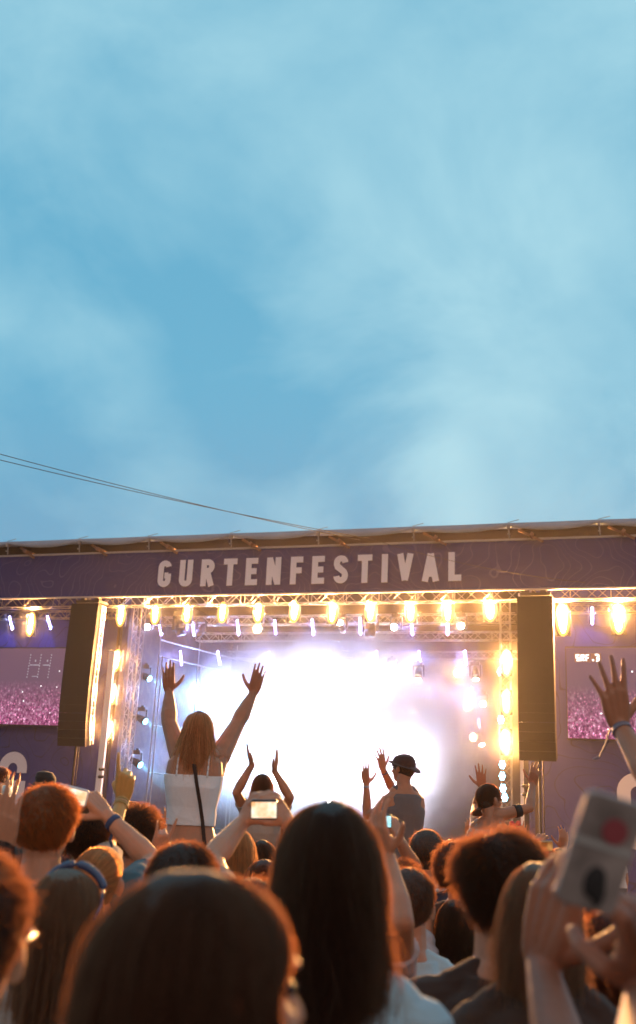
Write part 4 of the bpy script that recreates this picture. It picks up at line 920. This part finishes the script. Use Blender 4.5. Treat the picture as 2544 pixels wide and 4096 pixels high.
# clapping woman on shoulders
U = person('dark haired woman on shoulders in front of white smoke, clapping with both arms up', 1052, 3098, 9.0, sex='f', s=1.1, neck=.14, skin='b', seated=True, top=('tee', beige), 
    arms=[dict(side='L', el=(945, 3170, -1), wr=(1008, 3060, 1), tip=(988, 2998), n=(1, 0, .25), t=(0, 0, -1), pose='clap', sh=(985, 3250, 9.0)), dict(side='R', el=(1160, 3190, -1), wr=(1098, 3085, 1), tip=(1112, 3012), n=(-1, 0, .25), t=(0, 0, -1), pose='clap', sh=(1125, 3255, 9.0))],
    hair=dict(style='long', color='brown', n=2600, th=.003, drop=.22, fuzz=.8), voxel=.005)
wristband(U.arms[1], .03, .01, .028, mat('band_brown', (.1, .04, .04), .5), 'bracelet', U.body)
person('tall bearer in black carrying the clapping woman, dark curls', 1045, 3330, 9.2, s=1.05, top=('tee', blackc), hair=dict(style='short', color='dark', n=700, th=.0035), simple=True)
# man with the cap
Y = person('man on shoulders in grey tank top and brown brimmed hat, clapping', 1612, 3022, 8.6, face=-50, pitch=2, sex='m', s=.98, skin='b', seated=True, top=('tank', greyc),
    arms=[dict(side='L', el=(1468, 3262, 1), wr=(1466, 3138, -1), tip=(1456, 3052), n=(.4, 0, 1), t=RI, pose='open', sh=(1565, 3222, 8.6)), dict(side='R', el=(1575, 3165, 1), wr=(1532, 3080, -1), tip=(1520, 3006), n=(-.6, 0, 1), t=RI, spread=1.6, sh=(1600, 3225, 8.8))],
    hair=dict(style='short', color='brown', n=700, th=.003, length=.02), voxel=.005)
wristband(Y.arms[0], .02, .018, .031, mat('watch_grey', (.3, .32, .34), .3), 'watch', Y.body); wristband(Y.arms[1], .03, .008, .031, mat('band_blue', (.06, .10, .2), .5), 'wristband', Y.body)
capm = cloth('cap_brown', (.06, .028, .026)); h_ = lambda x, y, z: Y.hc + Y.hr @ V((x*Y.hs, y*Y.hs, z*Y.hs))
cb = MB().loft([(h_(0, -.012, .010), .092, .112), (h_(0, -.012, .06), .090, .108), (h_(0, -.012, .095), .074, .088), (h_(0, -.012, .115), .03, .04)], Y.X, Y.F, 22, 2)
for k in range(5): pass
cb.ell(h_(0, -.01, .018), (.128, .150, .010), Y.hr @ Matrix.Rotation(R(14), 3, 'X'), 24, 8); cb.ell(h_(0, -.135, -.012), (.070, .045, .010), Y.hr @ Matrix.Rotation(R(38), 3, 'X'))
tag(cb.blob('hat', capm, None, .005, 2), 'brown brimmed hat on the clapping man in the grey tank top', 'hat')
person('bearer carrying the man with the brimmed hat, dark shirt', 1640, 3420, 8.9, s=1.0, top=('tee', navy), hair=dict(style='short', color='brown', n=600, th=.0035), simple=True)
# woman on shoulders at the right, in profile
Zp = person('woman in profile on shoulders, beige top, black armband on her stretched right arm', 1958, 3138, 7.4, face=62, sex='f', s=1.0, skin='b', seated=True, top=('tank', beige), 
    arms=[dict(side='L', el=(1905, 3225, 1), wr=(1928, 3152, -1), tip=(1920, 3058), n=(.2, 0, 1), t=LE, spread=1.2, sh=(1905, 3268, 7.6)), dict(side='R', el=(2118, 3232, 1), wr=(2130, 3140, 1), tip=(2146, 3040), n=(.5, 0, 1), t=LE, pose='relaxed', sh=(1990, 3262, 7.3))],
    hair=dict(style='pony', color='brown', n=2500, th=.0022, tie=(-.10, -.08), tail=.05), voxel=.0045)
wristband(dict(W=Zp.arms[1]['S'].lerp(Zp.arms[1]['E'], .62), E=Zp.arms[1]['S']), 0, .05, .048, mat('armband', (.015, .012, .015), .6, bump=.5), 'armband', Zp.body)
pk = MB(); q0 = Zp.arms[1]['S'].lerp(Zp.arms[1]['E'], .5)+V((0, 0, -.10))
for k in range(9): a = k*2.4; pk.ell(q0+RT*math.cos(a)*.02*(k % 3)*.9+UP*math.sin(a)*.028*(k % 3), (.02, .02, .02), None, 8, 6)
pk.blob('flower', cloth('flower_pink', (.75, .12, .14)), Zp.body, .004, 1)
person('bearer of the woman in profile, head lost among raised hands', 1915, 3345, 7.6, s=1.0, top=('tee', brown), hair=dict(style='short', color='brown', n=900, th=.003), simple=True)

# A: the big head right in front
A_ = person('woman closest to camera, long dark brown hair seen from behind, cheek turned right', 850, 3490, .97, face=56, pitch=2, sex='f', s=1.0, skin='a', top=('tee', brown), hair=dict(style='long', color='brown', n=26000, th=.00075, drop=.42, spread=.22, fuzz=2.2, front=1.5), voxel=.0035)
# B: tall dark head in the middle
B_ = person('woman with long straight dark hair in light blue shirt, centre of the crowd', 1322, 3212, 1.72, face=-4, sex='f', s=1.03, skin='a', top=('tee', lblue), hair=dict(style='long', color='dark', n=18000, th=.0010, drop=.32, spread=.02, fuzz=1.6, curl=1.2), voxel=.004)
# C: light blue tee with strap
C_ = person('short haired man in light blue t-shirt with a grey bag strap', 1640, 3488, 3.5, face=16, s=1.0, skin='a', top=('tee', lblue), hair=dict(style='short', color='brown', n=8000, th=.0012, length=.022, fuzz=.1), voxel=.0045)
sb = MB(); pts_ = []
for k in range(10):
    q = k/9; x = .12-.26*q; z = -.035-.42*q; a, b = prof(TM, z); dd = b*max(0, 1-(min(.99, abs(x)/a))**2.4)**(1/2.4); pts_.append(C_.N+V((0, 0, z+.012*(1-q)))+C_.BX*x-C_.BF*(dd+.022))
pts_ = [C_.N+C_.BX*.125+V((0, 0, .012))+C_.BF*.04]+pts_
for a, b in zip(pts_[:-1], pts_[1:]): sb.loft([(a, .017, .004), (b, .017, .004)], (C_.BX*.8+V((0, 0, .5))).normalized(), C_.BF, 8)
tag(sb.blob('bag_strap', cloth('strap_grey', (.16, .17, .18)), None, .004, 1), 'grey bag strap over the light blue t-shirt', 'strap')
# D: buzz cut in navy
D_ = person('buzz cut man in navy shirt with a pale collar, thick neck', 1706, 3325, 5.3, face=4, s=1.06, skin='a', top=('tee', navy), hair=dict(style='short', color='brown', n=5000, th=.0018, length=.014), voxel=.005)
cl_ = MB(); n = 28
rgs = [V((math.cos(2*math.pi*i/n)*.108, math.sin(2*math.pi*i/n)*.088, .012+.012*math.cos(2*math.pi*i/n)**2)) for i in range(n+1)]
cl_.tube([D_.N+D_.BX*p.x*1.06+D_.BF*p.y*1.06+V((0, 0, p.z)) for p in rgs], .009, 6); cl_.blob('collar', white_c, D_.top, .004, 1)
# E: big tousled head at the right
E_p = person('man with thick tousled dark hair in dark brown shirt, right of centre', 1992, 3372, 2.35, face=-8, s=1.0, skin='a', top=('tee', brown), hair=dict(style='short', color='dark', n=18000, th=.0011, length=.045, fuzz=.22), voxel=.004)
# G: far left head with sunglasses
G_ = person('person cut by the left frame edge, reddish dark hair, ear showing, black sunglasses', -118, 3430, 1.35, face=2, s=1.0, skin='a', top=('tee', lblue), hair=dict(style='short', color='dark', n=12000, th=.0010, length=.022, fuzz=.10), voxel=.004)
hg = lambda x, y, z: G_.hc + G_.hr @ V((x, y, z))
gl = MB(); gl.tube([hg(.085, -.01, .0), hg(.083, .06, .004), hg(.066, .098, .004)], .004, 6)
for sg in (-1, 1): gl.ell(hg(sg*.034, .104, -.004), (.030, .006, .022), G_.hr)
gl.tube([hg(-.012, .110, .004), hg(.012, .110, .004)], .003); tag(gl.build('sunglasses', ph_black, None, True), 'black sunglasses worn by the person at the left frame edge', 'sunglasses')
# H: sunglasses pushed up in the hair
H_ = person('woman with blue sunglasses pushed up on long dark blond hair', 285, 3480, 2.5, face=10, sex='f', s=1.05, skin='a', top=('tee', beige), hair=dict(style='long', color='darkblond', n=11000, th=.0011, drop=.42, spread=-.12, front=1.95, fuzz=.6), voxel=.004)
hh = lambda x, y, z: H_.hc + H_.hr @ V((x*H_.hs, y*H_.hs, z*H_.hs))
gl = MB()
for sg in (-1, 1):
    gl.chain([(hh(sg*math.sin(R(q))*.091, .030, .012+math.cos(R(q))*.105), .0105) for q in range(8, 58, 3)], 10); gl.tube([hh(sg*.080, .02, .065), hh(sg*.094, -.02, .03), hh(sg*.090, -.05, .0)], .0032)
gl.tube([hh(-.014, .030, .117), hh(.014, .030, .117)], .004)
tag(gl.build('sunglasses', mat('glasses_blue', (.03, .06, .16), .15, spec=.8), None, True), 'blue sunglasses resting on top of the long dark blond hair', 'sunglasses')
# I: bun
I_ = person('woman with swept back grey blond hair tied in a low knot', 412, 3392, 3.35, face=14, sex='f', s=1.06, skin='a', top=('tee', teal), hair=dict(style='pony', color='blond', n=8000, th=.0013, tie=(-.112, -.01), tail=.12), voxel=.0045)
# J: red haired man filming
J_ = person('ginger haired man in teal t-shirt filming with one raised arm', 205, 3165, 3.4, face=3, s=1.06, skin='a', top=('tee', teal), voxel=.0042,
    arms=[dict(side='R', el=(612, 3452, 1), wr=(432, 3268, 1), tip=(330, 3150), n=(-.5, -.8, .35), t=(-.4, -.8, 0), pose='grip', sh=(530, 3560, 3.35), up=0)],
    hair=dict(style='short', color='ginger', n=14000, th=.0012, length=.030, fuzz=.12))
wristband(J_.arms[1], .035, .022, .034, mat('band_navy', (.03, .06, .16), .6), 'wristband', J_.body)
tl = J_.arms[1]['W'].lerp(J_.arms[1]['E'], .14); MB().tube([tl+V((0, 0, -.03)), tl+V((-.01, 0, -.06)), tl+V((.004, 0, -.085))], .006).build('ribbon_end', bpy.data.materials['band_navy'], J_.body)
phone(pt(288, 3180, 3.6), RT*1-UP*.25, UP*1+RT*.25, .115, .062, 'white phone filming, held by the ginger haired man', scr=scr_gold)
# K: raised hand at the left edge with black bracelets
K_ = person('person below the left edge raising a hand with stacked black bracelets', -120, 3560, 2.7, s=1.0, skin='a', top=('tee', blackc), voxel=.0042,
    arms=[dict(side='R', el=(10, 3620, 1), wr=(12, 3395, 1), tip=(40, 3140), n=AW, t=LE, spread=.4, sh=(-40, 3760, 2.7), hs=1.05)], hair=dict(style='short', color='dark', n=2500, th=.002))
for k in range(5): wristband(K_.arms[1], .0+.012*k, .008, .037, mat('bangle_black', (.02, .018, .02), .25) if k == 0 else bpy.data.materials['bangle_black'], 'bracelet', K_.body)
# profile woman and cap behind the hand
person('woman in profile facing right, pale face behind the left raised hand', 66, 3268, 4.6, face=78, sex='f', s=.95, skin='a', top=('tee', blackc), hair=dict(style='long', color='dark', n=3000, th=.002, drop=.15))
Kc = person('person in a dark grey beanie left of the ginger haired man', 85, 3372, 3.9, face=0, s=1.02, skin='a', top=('tee', blackc), simple=True)
tag(MB().ell(Kc.hc+V((0, 0, .012)), (.098, .112, .108), Kc.hr, 20, 14).blob('beanie', cloth('beanie', (.055, .055, .055)), None, .005, 2, .002), 'dark grey beanie on the head left of the ginger haired man', 'hat')
# M: sitting high at far left
person('man high on shoulders at the left edge in light blue shirt, clapping', 12, 3076, 12.5, face=45, s=1.0, skin='a', seated=True, top=('tee', lblue), voxel=.006,
    arms=[dict(side='L', el=(30, 3172, 1), wr=(44, 3145, 1), tip=(50, 3112), n=(1, 0, 0), t=(0, 0, -1), pose='clap', sh=(8, 3160, 12.6)), dict(side='R', el=(48, 3180, 1), wr=(66, 3148, 1), tip=(78, 3115), n=(-1, 0, 0), t=(0, 0, -1), pose='clap', sh=(20, 3162, 12.3))], hair=dict(style='short', color='auburn', n=900, th=.004, length=.04))
person('bearer under the clapping man at the left edge', 5, 3205, 12.8, s=1.0, top=('tee', teal), hair=dict(style='short', color='dark', n=400, th=.005), simple=True)
# N: black hat
Nn = person('woman high on shoulders in a black hat with bare shoulders', 192, 3096, 10.0, face=35, pitch=14, sex='f', s=1.0, skin='a', seated=True, top=('tank', blackc), voxel=.006, hair=dict(style='long', color='blond', n=900, th=.004, drop=.1))
hn = lambda x, y, z: Nn.hc + Nn.hr @ V((x, y, z))
tag(MB().loft([(hn(0, -.01, .0), .090, .11), (hn(0, -.01, .07), .092, .11), (hn(0, -.01, .12), .07, .085), (hn(0, -.01, .135), .02, .03)], Nn.X, Nn.F, 20, 2).ell(hn(0, -.12, .02), (.085, .09, .010), Nn.hr @ Matrix.Rotation(R(40), 3, 'X')).blob('cap', blackc, None, .006, 2), 'black cap with broad brim on the woman seated high at the left', 'cap')
person('bearer of the woman in the black hat', 180, 3230, 10.4, s=1.02, top=('tee', navy), hair=dict(style='short', color='dark', n=400, th=.005), simple=True)
# O: golden pointing arm
O_ = person('person with dark curls pointing a golden lit arm straight up, festival wristbands', 366, 3258, 4.3, face=0, s=1.0, skin='c', top=('tee', beige), voxel=.0042,
    arms=[dict(side='R', el=(425, 3375, 1), wr=(492, 3200, 1), tip=(510, 3030), n=AW, t=LE, pose='point', sh=(430, 3480, 4.0), hs=1.08)], hair=dict(style='curly', color='dark', n=5000, th=.0017, length=.04, curl=1))
for k, mm in enumerate(((.5, .36, .14), (.6, .45, .25), (.5, .36, .14))): wristband(O_.arms[1], .012+.012*k, .008, .0345, mat('band_gold%d' % k, mm, .6), 'wristband', O_.body)
# Q: dark curly head
person('person with round dark curly hair beside the golden pointing arm', 556, 3258, 4.9, face=0, s=1.0, skin='b', top=('tee', blackc), hair=dict(style='curly', color='dark', n=6000, th=.0018, length=.05, curl=1.3, fuzz=.6))
person('blond person ahead of the curly head, arm across the brow', 525, 3208, 7.0, face=-60, sex='f', s=.95, skin='a', top=('tee', beige), hair=dict(style='pony', color='blond', n=1800, th=.003))
# R: horn sign hand
person('person with small dark bun making a rock horns hand sign', 600, 3478, 3.6, face=10, sex='f', s=.95, skin='a', top=('tee', navy), voxel=.0042,
    arms=[dict(side='R', el=(640, 3560, 1), wr=(622, 3425, 1), tip=(660, 3318), n=(-.3, 0, 1), t=RI, pose='horns', sh=(590, 3690, 3.6))], hair=dict(style='pony', color='dark', n=5000, th=.0016, tie=(-.1, .03), tail=.04, bun=(0, -.12, .05, .033)))
# S: dark head with rim behind A
person('person with smooth dark hair just above the nearest head', 742, 3396, 3.0, face=5, s=1.08, skin='a', top=('tee', navy), hair=dict(style='short', color='dark', n=9000, th=.0013, length=.03, fuzz=.1))
# V: pair of arms filming in front of the clapping woman
Vp = person('person holding a phone up with both hands, head hidden behind the dark haired woman', 1010, 3540, 3.0, s=1.0, skin='a', top=('tee', beige), voxel=.004,
    arms=[dict(side='L', el=(845, 3440, 1), wr=(972, 3288, 1), tip=(1040, 3190), n=(.75, -.3, .6), t=(.3, -.8, -.3), pose='grip', sh=(900, 3640, 2.9)), dict(side='R', el=(1240, 3440, 1), wr=(1152, 3290, 1), tip=(1075, 3195), n=(-.75, -.3, .6), t=(-.3, -.8, -.3), pose='grip', sh=(1120, 3650, 2.9))],
    hair=dict(style='short', color='dark', n=2000, th=.002))
phone(pt(1056, 3238, 3.12), RT, UP, .068*1.25, .062, 'phone held level in both hands before the white smoke', body=ph_black, scr=scr_gold)
# W: blonde
person('woman with long straight blond hair, peaked crown and hair clip', 956, 3318, 4.7, face=8, sex='f', s=.98, skin='a', top=('tee', beige), hair=dict(style='long', color='blond', n=6000, th=.0018, drop=.34, spread=.15, fuzz=.6))
person('dark haired person between the blond hair and the tall dark head', 1052, 3362, 5.6, face=0, sex='f', s=.95, skin='a', top=('tee', blackc), hair=dict(style='long', color='brown', n=3000, th=.002, drop=.2))
person('auburn haired person low behind the nearest head', 1062, 3440, 4.0, face=0, sex='f', s=.95, skin='a', top=('tee', blackc), hair=dict(style='long', color='auburn', n=3500, th=.0018, drop=.2))
# two arms holding a cyan phone, right of B
X_ = person('person reaching one bare arm up beside the tall dark head, royal blue wristband', 1390, 3500, 3.0, face=0, sex='f', s=1.0, skin='a', top=('tee', cloth('striped', (.5, .5, .55))), voxel=.004,
    arms=[dict(side='R', el=(1608, 3690, -1), wr=(1548, 3425, 1), tip=(1488, 3240), n=(.7, 0, .7), t=(.4, -.3, -.6), pose='relaxed', sh=(1590, 3900, 2.9))], hair=dict(style='long', color='auburn', n=4000, th=.0018, drop=.3))
X2 = person('person filming with a phone in a braceleted hand, strawberry curls showing', 1605, 3462, 4.3, face=0, sex='f', s=.95, skin='a', top=('tee', cloth('striped', (.5, .5, .55))), voxel=.0045,
    arms=[dict(side='R', el=(1668, 3490, 1), wr=(1600, 3365, -1), tip=(1556, 3262), n=(-.8, 0, .5), t=(-.3, -.6, -.3), pose='grip', sh=(1690, 3640, 4.3), hs=1.15)], hair=dict(style='curly', color='auburn', n=4000, th=.0018, length=.03, curl=1.2, fuzz=.4))
wristband(X_.arms[0], .03, .022, .030, mat('band_royal', (.03, .10, .4), .5), 'wristband', X_.body); wristband(X2.arms[0], .04, .006, .031, mat('band_thin', (.08, .03, .02), .5), 'bracelet', X2.body); wristband(X2.arms[0], .075, .016, .036, mat('band_pearl', (.12, .12, .2), .4), 'bracelet', X2.body)
phone(pt(1524, 3285, 4.15), RT, UP, .090, .058, 'phone with a cyan lit screen held right of the tall dark head', body=ph_black, scr=scr_cyan)
# small heads and phones towards the right
person('dark head right of the buzz cut man', 1775, 3428, 6.2, face=10, s=1.0, skin='a', top=('tee', blackc), hair=dict(style='short', color='dark', n=2500, th=.0025))
person('brown haired person with tan cheek and earring, ahead of the tousled head', 1838, 3388, 4.6, face=35, sex='f', s=1.0, skin='b', top=('tee', brown), hair=dict(style='short', color='brown', n=5000, th=.0017, length=.05))
person('woman with long dark hair low beside the tousled head', 1822, 3600, 4.3, face=0, sex='f', s=1.0, skin='a', top=('tee', blackc), hair=dict(style='long', color='dark', n=7000, th=.0014, drop=.34, fuzz=.7))
pA = person('person raising a phone behind the buzz cut man', 1830, 3372, 8.0, face=0, s=1.0, skin='a', top=('tee', navy), arms=[dict(side='L', el=(1800, 3500, 1), wr=(1800, 3432, 1), tip=(1792, 3395), n=(.3, 0, 1), t=RI, pose='grip', sh=(1800, 3520, 8))], hair=dict(style='short', color='dark', n=900, th=.003))
phone(pt(1791, 3399, 7.9), RT, UP, .066, .098, 'phone held upright, dim orange screen, beside the buzz cut man', body=ph_white, scr=scr_dim)
pB = person('person raising a landscape phone right of the tousled head', 2175, 3408, 5.2, face=0, s=1.0, skin='a', top=('tee', navy), arms=[dict(side='L', el=(2110, 3520, 1), wr=(2130, 3430, 1), tip=(2150, 3355), n=(.6, 0, .8), t=RI, pose='grip', sh=(2120, 3560, 5.2))], hair=dict(style='short', color='auburn', n=3500, th=.002, length=.03))
phone(pt(2178, 3384, 5.1), RT, UP, .085, .052, 'phone held sideways with a gold edge, dark picture', body=mat('phone_gold', (.5, .38, .2), .35), scr=scr_dim)
# AA: raised hand at the right edge
AA = person('person beyond the right edge raising an open hand with a grey bracelet', 2790, 3300, 2.7, s=1.05, skin='b', top=('tee', blackc), voxel=.004,
    arms=[dict(side='L', el=(2620, 3140, 1), wr=(2478, 2905, 1), tip=(2440, 2685), n=AW, t=RI, spread=1.8, sh=(2710, 3400, 2.7), hs=1.05)], hair=dict(style='short', color='dark', n=1500, th=.002))
wristband(AA.arms[0], .02, .018, .0335, mat('bracelet_grey', (.2, .2, .26), .5), 'bracelet', AA.body)
MB().tube([AA.arms[0]['W']-RT*.03-UP*.01, AA.arms[0]['W']-RT*.045-UP*.06, AA.arms[0]['W']-RT*.065-UP*.10, AA.arms[0]['W']-RT*.085-UP*.105], .0035).build('cord', bpy.data.materials['bracelet_grey'], AA.body)
# F: nearest hands with the phone at the lower right
Fp = person('nearest person at the lower right, seen as big blurred hands holding a phone', 2950, 3560, 1.15, face=-10, s=1.05, skin='d', top=('tee', brown), voxel=.0035,
    arms=[dict(side='L', el=(2290, 4420, 1), wr=(2165, 3860, 1), tip=(2270, 3390), n=(.8, .1, .5), t=(.3, .2, -.9), pose='relaxed', hs=1.2, sh=(2700, 4600, 1.1), up=0), dict(side='R', el=(2620, 4420, -1), wr=(2590, 3960, 1), tip=(2490, 3560), n=(-.8, 0, .4), t=(-.3, .2, -.9), pose='curl', sh=(3150, 4450, 1.15), up=0)],
    hair=dict(style='short', color='brown', n=3000, th=.0015))
case_m = mat('phone_case_grey', (.27, .24, .23), .3, var=.35, vscale=30)
pr, prot = phone(pt(2400, 3410, .98), RT*.95-UP*.30, UP*.95+RT*.30, .062, .114, 'nearest phone in a pale grey case with a red disc and black grip', body=case_m, screen=False)
zc = prot.col[2]; zc = zc if zc.dot(EYE-pt(2400, 3410, .98)) > 0 else -zc
MB().box(pt(2400, 3410, .98)+zc*.0052+prot.col[1]*.008, (.058, .006, .0015), prot).build('band', mat('case_pale', (.42, .44, .44), .4), pr)
MB().cone(pt(2452, 3320, .98)+zc*.004, pt(2452, 3320, .98)+zc*.008, .0125, .0125, 24).build('red_disc', mat('disc_red', (.30, .06, .075), .5), pr)
MB().ell(pt(2372, 3520, .98)+zc*.006, (.011, .017, .006), prot).ell(pt(2388, 3570, .98)+zc*.006, (.006, .014, .004), prot).blob('grip', blackc, pr, .0015, 1)
person('dark haired person low behind the nearest phone, at the right frame edge', 2470, 3660, 2.3, face=10, sex='m', s=1.0, skin='d', top=('tee', brown), hair=dict(style='short', color='auburn', n=6000, th=.0016, length=.035))
person('long haired person filling the gap under the nearest phone', 2330, 3590, 3.0, face=-5, sex='f', s=1.0, skin='d', top=('tee', blackc), hair=dict(style='long', color='brown', n=5000, th=.0018, drop=.3))
BB = person('person with rim lit wavy hair left of the nearest phone', 2160, 3455, 1.95, face=20, sex='f', s=.85, skin='a', top=('tee', brown), hair=dict(style='long', color='darkblond', n=9000, th=.0011, drop=.16, fuzz=.8), voxel=.004)
# low hands clapping under the light blue t-shirt
LH = person('person at the bottom centre, only clapping hands with a beaded strap visible', 1700, 4180, 3.0, s=.98, skin='a', top=('tee', brown), voxel=.004,
    arms=[dict(side='L', el=(1560, 4400, 1), wr=(1590, 4120, 1), tip=(1612, 3962), n=(.9, 0, .3), t=(0, 0, -1), pose='clap', up=0, sh=(1600, 4500, 2.9)), dict(side='R', el=(1960, 4420, 1), wr=(1925, 4180, 1), tip=(1910, 4010), n=(-.9, 0, .3), t=(0, 0, -1), pose='curl', up=0, sh=(1850, 4500, 2.9))], hair=dict(style='short', color='dark', n=1500, th=.002))

# raised hands and phones in the middle distance
for i, (u_, v_, dep_, hand_, lab, hc_) in enumerate([(130, 3262, 8.5, (98, 3216), 'person behind the left raised hand, clapping above the heads', 'dark'), (1120, 3300, 9.5, (1112, 3232), 'person whose small hand shows between filming arms and the tall dark head', 'brown'),
        (655, 3300, 10.5, (668, 3222), 'person with one hand up left of the white camisole', 'dark'), (1890, 3335, 10.0, (1872, 3262), 'person with a hand up left of the woman in profile', 'auburn'), (2058, 3372, 8.0, (2084, 3300), 'person with a hand up behind the tousled head', 'brown'),
        (345, 3300, 9.0, (300, 3222), 'person with a raised hand below the white pillar', 'blond'), (1760, 3368, 12.0, (1740, 3318), 'person with a hand up beyond the buzz cut man', 'dark'), (2240, 3392, 7.0, (2252, 3322), 'person with a hand up left of the nearest phone', 'auburn')]):
    person(lab, u_, v_, dep_, face=(i*17) % 40-20, sex='mf'[i % 2], s=.98, skin='ab'[i % 2], top=('tee', (navy, beige, teal, blackc, white_c)[i % 5]), voxel=.007,
        arms=[dict(side='RL'[hand_[0] < u_], el=(hand_[0]+(6 if hand_[0] > u_ else -6), hand_[1]+190, 1), wr=(hand_[0], hand_[1]+75, 1), tip=(hand_[0]+4, hand_[1]), n=AW, t=RI if hand_[0] < u_ else LE, pose=('open', 'clap', 'open', 'relaxed')[i % 4])],
        hair=dict(style='long' if i % 2 else 'short', color=hc_, n=900, th=.0035, drop=.22, length=.03))
# ------------------------------------------------------------------ far crowd between here and the stage
pro = []
for i, (sx, tc_, hcol, sk_) in enumerate((('m', navy, 'dark', 'a'), ('f', beige, 'brown', 'b'), ('m', teal, 'auburn', 'a'), ('f', white_c, 'blond', 'a'), ('m', blackc, 'dark', 'b'))):
    pp = person('far crowd member in %s, mostly hidden behind nearer heads below the stage' % ('navy', 'beige', 'teal', 'white', 'black')[i], 0, 0, 0, face=(-12, 20, 5, -25, 10)[i], sex=sx, s=1.0, skin=sk_, top=('tee', tc_), loc=(-6, 14, 1.74+gz_at(14)), group='far crowd in front of the stage', simple=True, voxel=.010,
        hair=dict(style='long' if sx == 'f' else 'short', color=hcol, n=350, th=.006, drop=.2, length=.03)); pro.append(pp.root)
rr = random.Random(5); placed = []
k = 0
for row in range(9):
    y = 10.5+row*2.3
    for j in range(6+row//2):
        x = y*(-.70+.95*(j+.5+rr.uniform(-.3, .3))/(6+row//2)); yy = y+rr.uniform(-.8, .8)
        o = pro[k % 5] if k < 5 else copy_tree(pro[rr.randrange(5)])
        o.location = (x, yy, gz_at(yy)+rr.uniform(-.08, .03)); o.rotation_euler = (0, 0, R(rr.uniform(-14, 14))); k += 1
